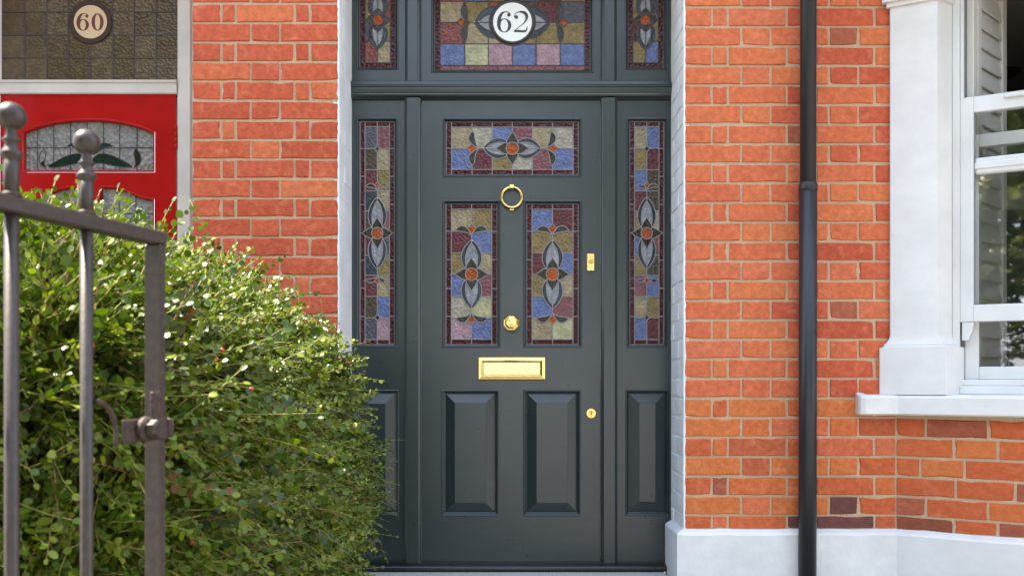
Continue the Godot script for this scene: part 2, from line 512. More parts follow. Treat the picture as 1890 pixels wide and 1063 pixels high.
# upright flower: R centre disc, T petal tip, L apex of the pointed leaves, W their half width, D distance of the end lozenge (0: none), S span of its two leaves
func flower(R: float, T: float, L: float, W: float, D: float, S: float, disc := true) -> Array:
	var r := []
	if disc:
		var c := PackedVector2Array()
		for k in 28: c.append(Vector2(cos(TAU * k / 28), sin(TAU * k / 28)) * R)
		r.append([c, "orange"])
		var half := bez(Vector2(-0.62 * R, 0.5 * R), Vector2(-1.35 * R, 1.15 * R), Vector2(-0.55 * R, 1.75 * R), Vector2(0, T), 7)
		var petal := PackedVector2Array(half)
		var back := mirror(half, -1, 1); back.reverse()
		petal.append_array(back.slice(1))
		var side := PackedVector2Array()
		for q in petal: side.append(Vector2(q.y, q.x))
		r.append([petal, "olive"]); r.append([mirror(petal, 1, -1), "olive"])
		r.append([side, "olive"]); r.append([mirror(side, -1, 1), "olive"])
	for s in [1.0, -1.0]:
		var inn := bez(Vector2(0, 0.90 * L), Vector2(-0.62 * W, 0.72 * L), Vector2(-0.85 * W, 0.42 * L), Vector2(-0.45 * W, 0.10 * L), 8)
		inn.append(Vector2(0, 0.10 * L))
		r.append([mirror(inn, 1, s), "white"]); r.append([mirror(inn, -1, s), "white"])
		var out := bez(Vector2(0, L), Vector2(-1.1 * W, 0.78 * L), Vector2(-1.55 * W, 0.38 * L), Vector2(-0.50 * W, 0.12 * L), 9)
		out.append(Vector2(0, 0.12 * L))
		r.append([mirror(out, 1, s), "slate"]); r.append([mirror(out, -1, s), "slate" if s > 0 else "teal"])
		if D > 0.0:
			var u := S / 27.0
			var lz := bez(Vector2(0, D + 9.5 * u), Vector2(-2 * u, D + 5 * u), Vector2(-5 * u, D + 2.5 * u), Vector2(-7.5 * u, D + 1.5 * u), 3)
			lz.append_array(bez(Vector2(-7.5 * u, D + 1.5 * u), Vector2(-5 * u, D - 2 * u), Vector2(-2.5 * u, D - 5 * u), Vector2(0, D - 10 * u), 3).slice(1))
			var lz2 := mirror(lz, -1, 1); lz2.reverse()
			lz.append_array(lz2.slice(1, lz2.size() - 1))
			r.append([mirror(lz, 1, s), "orange"])
			var lf := bez(Vector2(-0.6 * u, D - 11 * u), Vector2(-7 * u, D + 8 * u), Vector2(-19 * u, D + 9 * u), Vector2(-S, D - 2 * u), 7)
			lf.append_array(bez(Vector2(-S, D - 2 * u), Vector2(-19 * u, D - 7 * u), Vector2(-10 * u, D - 2 * u), Vector2(-0.6 * u, D - 11 * u), 7).slice(1, 7))
			r.append([mirror(lf, 1, s), "olive"]); r.append([mirror(lf, -1, s), "olive"])
	return r

func lozenge(c: Vector2, a: float, b: float) -> PackedVector2Array:
	var p := PackedVector2Array()
	for k in 4:
		var d := [Vector2(a, 0), Vector2(0, b), Vector2(-a, 0), Vector2(0, -b)]
		var p0: Vector2 = d[k]
		var p1: Vector2 = d[(k + 1) % 4]
		p.append_array(bez(c + p0, c + p0 * 0.5 + p1 * 0.1, c + p1 * 0.5 + p0 * 0.1, c + p1, 3).slice(0, 3))
	return p

# ---------------------------------------------------------------- numerals
func brush(st: SurfaceTool, pts: PackedVector2Array, wid: Array, z: float) -> void:   # a pen stroke whose width swells and thins
	var n := pts.size()
	var L := []
	var R := []
	for i in n:
		var d := (pts[mini(i + 1, n - 1)] - pts[maxi(i - 1, 0)]).normalized()
		var f := float(i) / (n - 1) * (wid.size() - 1)
		var w: float = lerpf(wid[int(f)], wid[mini(int(f) + 1, wid.size() - 1)], f - int(f))
		var s := Vector2(-d.y, d.x) * w / 2.0
		L.append(Vector3(pts[i].x + s.x, pts[i].y + s.y, z)); R.append(Vector3(pts[i].x - s.x, pts[i].y - s.y, z))
	for i in n - 1: quad_out(st, L[i], R[i], R[i + 1], L[i + 1], Vector3(0, 0, 1))

func dot(st: SurfaceTool, c: Vector2, r: float, z: float) -> void:
	for k in 16: tri(st, Vector3(c.x, c.y, z), Vector3(c.x + r * cos(TAU * k / 16), c.y + r * sin(TAU * k / 16), z), Vector3(c.x + r * cos(TAU * (k + 1) / 16), c.y + r * sin(TAU * (k + 1) / 16), z))

func oval(st: SurfaceTool, c: Vector2, rx: float, ry: float, thick: float, thin: float, z: float) -> void:
	var o := []
	var i := []
	for k in 40:
		var a := TAU * k / 40
		o.append(Vector3(c.x + rx * cos(a), c.y + ry * sin(a), z))
		i.append(Vector3(c.x + (rx - thick) * cos(a), c.y + (ry - thin) * sin(a), z))
	for k in 40: quad(st, o[k], o[(k + 1) % 40], i[(k + 1) % 40], i[k])

# heights of the numerals are 1, base at y = 0
func digit_six(heavy: float) -> ArrayMesh:
	var st := mb()
	oval(st, Vector2(0.345, 0.335), 0.335, 0.335, 0.155 * heavy, 0.035 * heavy, 0.0)
	var p := bez(Vector2(0.075, 0.33), Vector2(0.06, 0.72), Vector2(0.20, 0.985), Vector2(0.42, 0.985), 12)
	p.append_array(bez(Vector2(0.42, 0.985), Vector2(0.53, 0.985), Vector2(0.61, 0.94), Vector2(0.635, 0.85), 6).slice(1))
	brush(st, p, [0.155 * heavy, 0.16 * heavy, 0.13 * heavy, 0.05, 0.03, 0.03], 0.0004)
	dot(st, Vector2(0.565, 0.835), 0.085, 0.0008)
	return commit(st)

func digit_two(heavy: float) -> ArrayMesh:
	var st := mb()
	var p := bez(Vector2(0.03, 0.76), Vector2(0.06, 0.92), Vector2(0.18, 0.99), Vector2(0.33, 0.985), 8)
	p.append_array(bez(Vector2(0.33, 0.985), Vector2(0.70, 0.98), Vector2(0.72, 0.62), Vector2(0.42, 0.38), 12).slice(1))
	p.append_array(bez(Vector2(0.42, 0.38), Vector2(0.24, 0.24), Vector2(0.12, 0.16), Vector2(0.03, 0.05), 8).slice(1))
	brush(st, p, [0.03, 0.03, 0.06, 0.15 * heavy, 0.155 * heavy, 0.07, 0.035, 0.03, 0.03], 0.0)
	dot(st, Vector2(0.125, 0.73), 0.09, 0.0008)
	var b := bez(Vector2(0.02, 0.045), Vector2(0.2, 0.10), Vector2(0.35, 0.045), Vector2(0.50, 0.050), 8)
	b.append_array(bez(Vector2(0.50, 0.050), Vector2(0.60, 0.055), Vector2(0.635, 0.13), Vector2(0.65, 0.29), 6).slice(1))
	brush(st, b, [0.08, 0.11, 0.10, 0.10, 0.07, 0.03], 0.0004)
	return commit(st)

func digit_zero(heavy: float) -> ArrayMesh:
	var st := mb()
	oval(st, Vector2(0.345, 0.5), 0.34, 0.5, 0.16 * heavy, 0.04 * heavy, 0.0)
	return commit(st)

# ---------------------------------------------------------------- setting
func make_ground() -> void:
	var g := box("ground", Vector3(-60, -0.3, -40), Vector3(60, -0.004, 60), 0.0, M.ground, self)
	structure(g)
	var p := box("path", Vector3(-0.52, -0.2, 0.02), Vector3(1.6, 0.0, 3.4), 0.0, M.paving, self)
	structure(p)
	var s := thing("doorstep", "pale stone doorstep below the black sill of the dark green door", "step")
	box("tread", Vector3(-0.645, -0.05, -0.36), Vector3(0.645, 0.20, 0.24), 0.008, M.stone, s)
	box("riser_course", Vector3(-0.64, -0.06, 0.24), Vector3(0.64, 0.09, 0.50), 0.008, M.stone, s)

func row_lengths(kind_b: bool, total: float, lead_closer: bool) -> Array:   # Flemish bond with queen closers beside the opening
	var out := []
	var seqA := [0.104, 0.053, 0.220, 0.104, 0.220, 0.104, 0.220]
	var seqB := [0.220, 0.104, 0.220, 0.104, 0.220, 0.104]
	var x := 0.0
	var seq := seqB if kind_b else seqA
	var i := 0
	while x < total - 0.02 and i < seq.size():
		var w: float = minf(seq[i], total - x)
		out.append([x, w])
		x += w + 0.0105
		i += 1
	return out

func plinth_run(called: String, parent: Node, pts: Array, top: float, proud: float, slope: float, m: Material) -> void:
	# pts: plan points of the wall face, outside on the left hand of travel reversed; a weathered top edge
	var st := mb()
	var n := pts.size()
	var outp := []
	for i in n:
		var a: Vector2 = pts[maxi(i - 1, 0)]
		var b: Vector2 = pts[mini(i + 1, n - 1)]
		var na := Vector2.ZERO
		if i > 0: na += Vector2(-(pts[i].y - a.y), pts[i].x - a.x).normalized()
		if i < n - 1: na += Vector2(-(b.y - pts[i].y), b.x - pts[i].x).normalized()
		na = na.normalized()
		var ref: Vector2 = (b - pts[i]).normalized() if i < n - 1 else (pts[i] - a).normalized()
		var k := 1.0 / maxf(0.4, na.dot(Vector2(-ref.y, ref.x)))
		outp.append(pts[i] + na * proud * k)
	for i in n - 1:
		var sub := 10
		for s in sub:
			var f0 := float(s) / sub
			var f1 := float(s + 1) / sub
			var w0 := pts[i].lerp(pts[i + 1], f0) as Vector2
			var w1 := pts[i].lerp(pts[i + 1], f1) as Vector2
			var o0 := outp[i].lerp(outp[i + 1], f0) as Vector2
			var o1 := outp[i].lerp(outp[i + 1], f1) as Vector2
			var j0 := sin(w0.x * 31.0 + w0.y * 17.0) * 0.0016
			var j1 := sin(w1.x * 31.0 + w1.y * 17.0) * 0.0016
			var e0 := w0.lerp(o0, 0.80)
			var e1 := w1.lerp(o1, 0.80)
			quad(st, Vector3(o0.x, -0.1, o0.y), Vector3(o1.x, -0.1, o1.y), Vector3(o1.x, top - slope - 0.008 + j1, o1.y), Vector3(o0.x, top - slope - 0.008 + j0, o0.y))
			quad(st, Vector3(o0.x, top - slope - 0.008 + j0, o0.y), Vector3(o1.x, top - slope - 0.008 + j1, o1.y), Vector3(e1.x, top - slope + j1, e1.y), Vector3(e0.x, top - slope + j0, e0.y))
			quad(st, Vector3(e0.x, top - slope + j0, e0.y), Vector3(e1.x, top - slope + j1, e1.y), Vector3(w1.x, top + j1, w1.y), Vector3(w0.x, top + j0, w0.y))
	obj(called, st, m, parent)

func make_walls() -> void:
	var I := Transform3D.IDENTITY
	# right of the door
	var w := thing("brick_wall", "orange brick wall between the dark green door and the white bay window", "wall")
	var x0 := 0.6816
	var pitch := 0.0768
	var base := wy(950.0, 0.0)
	box("mortar", Vector3(x0, 0.39, -0.32), Vector3(BAY_O.x + 0.02, 2.90, -0.0045), 0.0, M.mortar, w)
	for r in range(-1, 32):
		var y := base + r * pitch + 0.005
		var h := pitch - 0.0115
		if r == -1:
			y = 0.4165; h = base - 0.005 - y
		var kb := (r + 100) % 2 == 0
		for e in row_lengths(kb, BAY_O.x - x0 - 0.004, true):
			var pal := "bright"
			var q := rng.randf()
			var xx: float = x0 + e[0]
			if r < 6: pal = "low" if q < 0.74 else ("stain" if q < 0.82 else "bright")
			if r <= 0 and xx > 0.95 and xx < 1.4 and rng.randf() < 0.34: pal = "burnt"
			if r >= 6 and absf(xx + e[1] / 2.0 - 1.17) < 0.16 and q < 0.4: pal = "red" if q > 0.09 else "stain"
			elif r >= 6 and xx > 1.2 and q < 0.45: pal = "red"
			lay(w, I, x0 + e[0], e[1], y + rng.randf_range(-0.001, 0.001), h, brick_mat(pal))
	# painted reveal of the opening, right side (faces -x)
	for side in [1.0, -1.0]:
		var owner_: Node = w
		var t := Transform3D(Basis(Vector3.UP, -PI / 2 * side), Vector3(x0 - 0.003, 0, 0))
		if side < 0.0:
			owner_ = thing("brick_pier", "red brick pier between the red door and the dark green door", "wall")
			t = Transform3D(Basis(Vector3.UP, PI / 2), Vector3(-0.677 + 0.001, 0, 0))
			x0 = -0.677
			# left pier
			box("mortar", Vector3(-1.2525, 0.39, -0.32), Vector3(-0.677, 2.90, -0.0045), 0.0, M.mortar, owner_)
			var top_joint := wy(5.8, 0.0)
			for r in range(-27, 6):
				var y := top_joint + (r - 1) * 0.0765 + 0.005
				var seq := [0.108, 0.046, 0.221, 0.050, 0.108] if (r + 100) % 2 == 0 else [0.224, 0.104, 0.2265]
				var x := -1.2525
				for wd in seq:
					lay(owner_, I, x, wd, y + rng.randf_range(-0.001, 0.001), 0.0650, brick_mat("red" if rng.randf() < 0.93 else "bright"))
					x += wd + (0.0105 if seq.size() == 5 else 0.0105)
		var bp := pitch if side > 0 else 0.0765
		var b0 := base if side > 0 else wy(5.8, 0.0) - 27.0 * 0.0765
		box("mortar", Vector3(minf(x0, x0 - 0.0009 * side), 0.39, -0.30), Vector3(maxf(x0, x0 - 0.0009 * side) , 2.9, -0.0045), 0.0, M.masonry, owner_)
		ragged_edge(owner_, x0, side)
		for r in range(-1, 32):
			var y := b0 + r * bp + 0.004
			var runs := [[0.0, 0.100], [0.108, 0.165]] if (r + 100) % 2 == 0 else [[0.0, 0.212], [0.220, 0.06]]
			for e in runs:
				# local x runs forwards on the right side and backwards on the left side
				lay(owner_, t, -e[0] - e[1] - 0.0045 if side > 0 else e[0] + 0.0045, e[1], y, bp - 0.0085, M.masonry, "painted_brick")
	# plinths
	plinth_run("plinth", w, [Vector2(0.679, -0.262), Vector2(0.679, -0.004), Vector2(BAY_O.x, -0.004)], 0.414, 0.030, 0.013, M.render_white)
	var pier: Node = get_node("brick_pier")
	plinth_run("plinth", pier, [Vector2(-1.2525, -0.004), Vector2(-0.676, -0.004), Vector2(-0.676, -0.262)], 0.414, 0.030, 0.013, M.render_white)
	# the next pier of the terrace, on the far side of the red door
	var far := pier.duplicate()
	far.name = "brick_pier"
	far.set_meta("label", "red brick pier on the left side of the red door")
	add_child(far, true)
	far.position.x = -1.487
	# the house above the openings
	var up := thing("upper_wall", "brick house front above the two doors", "wall")
	box("wall_face", Vector3(-2.74, 2.90, -0.32), Vector3(4.2, 7.6, 0.0), 0.0, M.brick_bright[0], up)
	box("door_soffit", Vector3(-0.6765, 2.84, -0.319), Vector3(0.6785, 2.8995, -0.001), 0.0, M.masonry, up)

func ragged_edge(parent: Node, x0: float, side: float) -> void:   # the white paint laps a few millimetres round onto the brick face, cut in by hand
	var st := mb()
	var n := 150
	var pts := []
	for i in n + 1:
		var y := lerpf(0.412, 2.9, float(i) / n)
		pts.append(Vector2(0.0035 + rng.randf_range(-0.0016, 0.0016) + (0.003 if rng.randf() < 0.06 else 0.0), y))
	for i in n:
		var a: Vector2 = pts[i]
		var b: Vector2 = pts[i + 1]
		var f := func(q, z): return Vector3(x0 + side * q.x, q.y, z)
		var i0 := Vector3(x0 - side * 0.0032, a.y, 0.0030)
		var i1 := Vector3(x0 - side * 0.0032, b.y, 0.0030)
		quad_out(st, i0, f.call(a, 0.0030), f.call(b, 0.0030), i1, Vector3(0, 0, 1))
		quad_out(st, f.call(a, 0.0030), f.call(a, -0.005), f.call(b, -0.005), f.call(b, 0.0030), Vector3(side, 0, 0))
		quad_out(st, i0, Vector3(i0.x, a.y, -0.012), Vector3(i0.x, b.y, -0.012), i1, Vector3(-side, 0, 0))
	obj("paint_edge", st, M.masonry, parent)

func frame_bar(parent: Node, called: String, x0: float, x1: float, y0: float, y1: float, z: float, m: Material) -> void:   # upright with beaded arrises
	var b := 0.010
	var p := PackedVector2Array([Vector2(x0, z - 0.08), Vector2(x1, z - 0.08), Vector2(x1, z - 0.014), Vector2(x1 - 0.004, z - 0.010), Vector2(x1 - 0.004, z - 0.006), Vector2(x1 - b, z - 0.002), Vector2(x1 - b - 0.002, z),
		Vector2(x0 + b + 0.002, z), Vector2(x0 + b, z - 0.002), Vector2(x0 + 0.004, z - 0.006), Vector2(x0 + 0.004, z - 0.010), Vector2(x0, z - 0.014)])
	var st := mb()
	prism(st, p, along_y, y0, y1)
	obj(called, st, m, parent)

const BEAD := [[0.0, 0.0], [0.0012, 0.0022], [0.0045, 0.0030], [0.0075, 0.0012], [0.0085, -0.002], [0.0115, -0.0085], [0.0145, -0.0105], [0.0150, -0.0165]]

func sash(parent: Node, called: String, x0: float, y0: float, x1: float, y1: float, holes: Array, z: float, m: Material) -> void:
	# a panelled board: everything of the rectangle except the holes, cut in bands
	var st := mb()
	var ys := [y0, y1]
	for h in holes:
		for v in [h[1], h[3]]:
			if not ys.has(v): ys.append(v)
	ys.sort()
	for i in ys.size() - 1:
		var xs := [[x0, x1]]
		var mid: float = (ys[i] + ys[i + 1]) / 2.0
		for h in holes:
			if mid > h[1] and mid < h[3]:
				var nx := []
				for s in xs:
					if h[0] > s[0] and h[2] < s[1]: nx.append([s[0], h[0]]); nx.append([h[2], s[1]])
					else: nx.append(s)
				xs = nx
		for s in xs: bx(st, Vector3(s[0], ys[i], z - 0.044), Vector3(s[1], ys[i + 1], z))
	obj(called, st, m, parent)

func raised_panel(parent: Node, x0: float, y0: float, x1: float, y1: float, z: float, bev: float, m: Material) -> void:
	var st := mb()
	moulding(st, x0, y0, x1, y1, z, BEAD)
	obj("panel_moulding", st, m, parent)
	st = mb()
	var e := 0.0135
	moulding(st, x0 + e, y0 + e, x1 - e, y1 - e, z, [[0.0, -0.022], [0.0, -0.0165], [bev, -0.0035], [bev + 0.0008, -0.0012]])
	var b := e + bev + 0.0008
	quad(st, Vector3(x0 + b, y0 + b, z - 0.0012), Vector3(x1 - b, y0 + b, z - 0.0012), Vector3(x1 - b, y1 - b, z - 0.0012), Vector3(x0 + b, y1 - b, z - 0.0012))
	obj("raised_panel", st, m, parent)

func glass_stop(parent: Node, x0: float, y0: float, x1: float, y1: float, z: float, m: Material) -> void:
	var st := mb()
	moulding(st, x0, y0, x1, y1, z, BEAD)
	obj("glazing_bead", st, m, parent)

# ---------------------------------------------------------------- the green door and its frame
func make_green_door() -> void:
	var p := (CAM.z - ZD) / FPX          # metres of one photograph pixel on the door face
	var f := thing("door_frame", "dark green door frame with stained glass sidelights and the number 62 fanlight", "door frame")
	var m: Material = M.door_paint
	var Y := func(py): return wy(py, ZF)
	var X := func(px): return wx(px, ZF)
	var top := 2.84
	var yb: float = wy(1041.0, ZF)
	for e in [[746.0, 776.5], [1109.5, 1140.0]]:
		frame_bar(f, "mullion", X.call(e[0]), X.call(e[1]), yb, Y.call(180.0), ZF, m)
		frame_bar(f, "mullion", X.call(e[0] + 1), X.call(e[1] - 1), Y.call(149.0), top - 0.06, ZF, m)
	# transom: a moulded bar across the whole width
	var prof := PackedVector2Array()
	for q in [[180.5, -0.09], [180.5, -0.018], [178.5, -0.012], [176.5, -0.004], [174.0, -0.001], [171.5, -0.002], [170.0, 0.000], [170.0, 0.002], [164.0, 0.006], [162.0, 0.006], [161.6, 0.000], [160.6, 0.000], [160.2, 0.008], [157.4, 0.009], [157.0, 0.001], [156.0, 0.001], [155.6, 0.006], [151.0, 0.004], [149.0, 0.000], [148.5, -0.014], [148.5, -0.09]]:
		prof.append(Vector2(Y.call(q[0]), ZF + (q[1] * 0.55 if q[1] > 0.0 else q[1])))
	var st := mb()
	prism(st, prof, along_x, -0.6750, 0.6775)
	obj("transom", st, m, f)
	box("head", Vector3(-0.675, top - 0.06, ZF - 0.08), Vector3(0.677, top - 0.001, ZF), 0.003, m, f)
	# black sill with a round nose
	var sp := PackedVector2Array([Vector2(0.2005, -0.38), Vector2(0.2005, -0.225)])
	for k in 7:
		var a := -PI / 2 + PI * k / 6.0
		sp.append(Vector2(0.2135 + 0.012 * sin(a), -0.222 + 0.012 * cos(a)))
	sp.append(Vector2(0.229, -0.262)); sp.append(Vector2(0.2295, -0.38))
	st = mb()
	prism(st, sp, along_x, -0.675, 0.677)
	obj("sill", st, M.sill_paint, f)
	# sidelights: sash with glass above and a raised panel below
	for s in [-1.0, 1.0]:
		var a0 := wx(640.0 if s < 0 else 1136.0, ZD)
		var a1 := wx(750.0 if s < 0 else 1246.0, ZD)
		var g0 := wx(664.0 if s < 0 else 1161.5, ZD - 0.012)
		var g1 := wx(728.5 if s < 0 else 1226.0, ZD - 0.012)
		var gt := wy(224.0, ZD - 0.012)
		var gb := wy(636.0, ZD - 0.012)
		var bd := 0.0128
		var gl := [g0 - bd, gb - bd, g1 + bd, gt + bd]
		var pl := [g0 - bd - 0.006, wy(951.0, ZD), g1 + bd + 0.008, wy(718.0, ZD)]
		sash(f, "sidelight_sash", a0, yb, a1, wy(178.0, ZD), [gl, pl], ZD, m)
		glass_stop(f, gl[0], gl[1], gl[2], gl[3], ZD, m)
		raised_panel(f, pl[0], pl[1], pl[2], pl[3], ZD, 0.046, m)
		var W: float = g1 - g0
		var H: float = gt - gb
		var mo := flower(10.6 * p, 29.5 * p, 67.0 * p, 15.5 * p, 88.0 * p, 21.0 * p)
		for d in [1.0, -1.0]: mo.append([lozenge(Vector2(0, d * 156.0 * p), 6.5 * p, 8.5 * p), "olive"])
		var ys := []
		for v in [156.5, 117.0, 78.0, 41.0, 0.0, -41.0, -78.0, -117.0, -156.5]: ys.append(v * p)
		var L := [["dusk", "pink"], ["brown", "beige"], ["red", "gold"], ["teal", "beige"], ["brown", "pink"], ["red", "dusk"], ["teal", "gold"], ["red", "beige"], ["brown", "blue"], ["dusk", "lilac"]]
		var R := [["beige", "blue"], ["gold", "red"], ["blue", "brown"], ["red", "brown"], ["gold", "grey"], ["blue", "salmon"], ["gold", "brown"], ["pink", "blue"], ["beige", "gold"], ["blue", "red"]]
		var by := []
		for v in [156.5, 105.0, 53.0, 0.0, -50.0, -102.0, -154.0]: by.append(v * p)
		var bo := bordered(W, H, 9.8 * p, [0.0], ys, L if s < 0 else R, [0.0], by, "border")
		stained_glass(f, "sidelight_glass", Vector3((g0 + g1) / 2, (gt + gb) / 2, ZD - 0.0125), mo, bo[0], bo[1], M.lead)
		# small light over the sidelight
		var tb := wy(126.0, ZD - 0.012)
		var th := 2.0 * (wy(37.0, ZD - 0.012) - tb)
		var t0 := wx(664.0 if s < 0 else 1158.0, ZD - 0.012)
		var t1 := wx(730.5 if s < 0 else 1225.0, ZD - 0.012)
		var tg := [t0 - bd, tb - bd, t1 + bd, tb + th + bd]
		sash(f, "toplight_sash", a0, wy(152.0, ZD), a1, top - 0.055, [tg], ZD, m)
		glass_stop(f, tg[0], tg[1], tg[2], tg[3], ZD, m)
		var mo2 := flower(10.0 * p, 22.0 * p, 54.0 * p, 16.0 * p, 0.0, 0.0)
		var Lc := [["pink", "beige"], ["gold", "salmon"], ["dusk", "gold"], ["salmon", "beige"]] if s < 0 else [["beige", "pink"], ["gold", "dusk"], ["red", "gold"], ["gold", "blue"]]
		var b2 := bordered(t1 - t0, th, 10.0 * p, [0.0], [39.0 * p, 0.0, -39.0 * p], Lc, [0.0], [30.0 * p, -30.0 * p], "border")
		stained_glass(f, "toplight_glass", Vector3((t0 + t1) / 2, tb + th / 2, ZD - 0.0125), mo2, b2[0], b2[1], M.lead_dark, 0.0042)
	# fanlight
	var fb := wy(131.0, ZD - 0.012)
	var fc := wy(41.5, ZD - 0.012)
	var f0 := wx(802.0, ZD - 0.012)
	var f1 := wx(1089.5, ZD - 0.012)
	var fh := 2.0 * (fc - fb)
	var fg := [f0 - 0.0128, fb - 0.0128, f1 + 0.0128, fb + fh + 0.0128]
	sash(f, "fanlight_sash", X.call(776.0), wy(151.0, ZD), X.call(1110.0), top - 0.055, [fg], ZD, m)
	glass_stop(f, fg[0], fg[1], fg[2], fg[3], ZD, m)
	var ring_o := PackedVector2Array()
	for k in 40: ring_o.append(Vector2(cos(TAU * k / 40), sin(TAU * k / 40)) * 42.8 * p)
	var fm: Array = [[ring_o, "olive"]]
	fm.append_array(swap_xy(flower(0.0, 0.0, 71.0 * p, 27.0 * p, 0.0, 0.0, false)))
	for e in [[1.0, 1.0], [-1.0, 1.0]]:
		var lz := lozenge(Vector2(e[0] * 95.0 * p, 0), 11.0 * p, 9.0 * p)
		fm.append([lz, "orange"])
		var lf := bez(Vector2(80.0 * p, 0), Vector2(92.0 * p, 6.0 * p), Vector2(101.0 * p, 18.0 * p), Vector2(89.5 * p, 37.0 * p), 8)
		lf.append_array(bez(Vector2(89.5 * p, 37.0 * p), Vector2(79.0 * p, 24.0 * p), Vector2(87.0 * p, 8.0 * p), Vector2(80.0 * p, 0), 8).slice(1, 8))
		fm.append([mirror(lf, e[0], 1), "olive"]); fm.append([mirror(lf, e[0], -1), "olive"])
	var fx := []
	for v in [-88.0, -44.5, 0.0, 44.0, 88.5]: fx.append(v * p)
	var fcol := [["salmon", "blue", "gold", "dusk", "brown", "gold"], ["beige", "gold", "salmon", "brown", "red", "dusk"], ["salmon", "beige", "beige", "gold", "gold", "gold"], ["blue", "green", "lilac", "blue", "lilac", "blue"]]
	var fbx := []
	for v in [-81.0, -28.0, 28.0, 79.0]: fbx.append(v * p)
	var fbo := bordered(f1 - f0, fh, 10.3 * p, fx, [39.0 * p, 0.0, -39.5 * p], fcol, fbx, [30.0 * p, -30.0 * p], "border", "border_pale")
	stained_glass(f, "fanlight_glass", Vector3((f0 + f1) / 2, fb + fh / 2, ZD - 0.0125), fm, fbo[0], fbo[1], M.lead_dark, 0.0046)
	# number plaque
	var pc := Vector3(wx(946.0, ZD - 0.01), fc, ZD - 0.0095)
	plaque(f, pc, 36.0 * p, 39.5 * p, M.enamel, M.lead_dark)
	for d in [[digit_six(1.0), -28.5, 0.0], [digit_two(1.0), 2.0, 0.0]]:
		put("numeral", d[0], M.ink, f.get_node("number_plaque"), Transform3D(Basis().scaled(Vector3(38.6, 38.6, 1.0) * Vector3(p, p, 1.0)), Vector3(d[1] * p, -19.5 * p, 0.0034)))

	# ---- the leaf
	var d := thing("front_door", "dark green panelled front door with brass knocker, knob and letter plate", "door")
	var D := func(px): return wx(px, ZD)
	var E := func(py): return wy(py, ZD)
	var bd2 := 0.0128
	var zg := ZD - 0.012
	var ga := [wx(823.0, zg) - bd2, wy(323.0, zg) - bd2, wx(1068.0, zg) + bd2, wy(224.5, zg) + bd2]
	var gbl := [wx(822.5, zg) - bd2, wy(636.0, zg) - bd2, wx(918.0, zg) + bd2, wy(375.5, zg) + bd2]
	var gbr := [wx(971.5, zg) - bd2, wy(636.0, zg) - bd2, wx(1068.0, zg) + bd2, wy(375.5, zg) + bd2]
	var pa := [D.call(815.0), E.call(951.5), D.call(921.0), E.call(718.5)]
	var pb := [D.call(966.0), E.call(951.5), D.call(1072.0), E.call(718.5)]
	var dx0: float = D.call(778.5)
	var dx1: float = D.call(1107.5)
	var dy0: float = E.call(1034.5)
	var dy1: float = E.call(182.0)
	var zb := ZD - 0.044
	box("stile", Vector3(dx0, dy0, zb), Vector3(ga[0], dy1, ZD), 0.0, m, d)
	box("stile", Vector3(ga[2], dy0, zb), Vector3(dx1, dy1, ZD), 0.0, m, d)
	for r in [[ga[3], dy1], [gbl[3], ga[1]], [pa[3], gbl[1]], [dy0, pa[1]]]:
		box("rail", Vector3(ga[0], r[0], zb), Vector3(ga[2], r[1], ZD), 0.0, m, d)
	box("muntin", Vector3(gbl[2], gbl[1], zb), Vector3(gbr[0], gbl[3], ZD), 0.0, m, d)
	box("muntin", Vector3(pa[2], pa[1], zb), Vector3(pb[0], pa[3], ZD), 0.0, m, d)
	# slivers beside the openings where the panel is set a little in from the stile
	for e in [[ga[0], gbl[0], gbl[1], gbl[3]], [gbr[2], ga[2], gbl[1], gbl[3]], [ga[0], pa[0], pa[1], pa[3]], [pb[2], ga[2], pa[1], pa[3]]]:
		if e[1] - e[0] > 0.0004: box("stile_edge", Vector3(e[0], e[2], zb), Vector3(e[1], e[3], ZD), 0.0, m, d)
	for q in [ga, gbl, gbr]: glass_stop(d, q[0], q[1], q[2], q[3], ZD, m)
	raised_panel(d, pa[0], pa[1], pa[2], pa[3], ZD, 0.042, m)
	raised_panel(d, pb[0], pb[1], pb[2], pb[3], ZD, 0.042, m)
	# top light
	var mo := swap_xy(flower(11.5 * p, 31.0 * p, 54.0 * p, 17.5 * p, 75.0 * p, 32.0 * p))
	var bo := bordered(wx(1068.0, zg) - wx(823.0, zg), wy(224.5, zg) - wy(323.0, zg), 10.2 * p, [-74.5 * p, -37.2 * p, 0.0, 37.2 * p, 74.5 * p], [0.0],
		[["beige", "grey", "blue", "pink", "beige", "grey"], ["blue", "red", "gold", "grey", "pink", "blue"]], [-74.5 * p, -37.2 * p, 0.0, 37.2 * p, 74.5 * p], [0.0], "border")
	stained_glass(d, "stained_glass", Vector3((ga[0] + ga[2]) / 2, (ga[1] + ga[3]) / 2, ZD - 0.0125), mo, bo[0], bo[1], M.lead)
	var lc := [["beige", "gold"], ["red", "blue"], ["gold", "beige"], ["blue", "pink"], ["grey", "green"], ["lilac", "blue"]]
	var rc := [["blue", "red"], ["gold", "gold"], ["red", "blue"], ["gold", "beige"], ["blue", "pink"], ["beige", "green"]]
	for e in [[gbl, lc], [gbr, rc]]:
		var q: Array = e[0]
		var mo2 := flower(11.5 * p, 31.0 * p, 64.0 * p, 17.5 * p, 84.0 * p, 30.0 * p)
		var b3 := bordered(q[2] - q[0] - 2 * bd2, q[3] - q[1] - 2 * bd2, 10.4 * p, [0.0], [79.5 * p, 39.5 * p, 0.0, -41.0 * p, -80.5 * p], e[1], [0.0], [79.5 * p, 27.0 * p, -26.5 * p, -78.0 * p], "border")
		stained_glass(d, "stained_glass", Vector3((q[0] + q[2]) / 2, (q[1] + q[3]) / 2, ZD - 0.0125), mo2, b3[0], b3[1], M.lead)
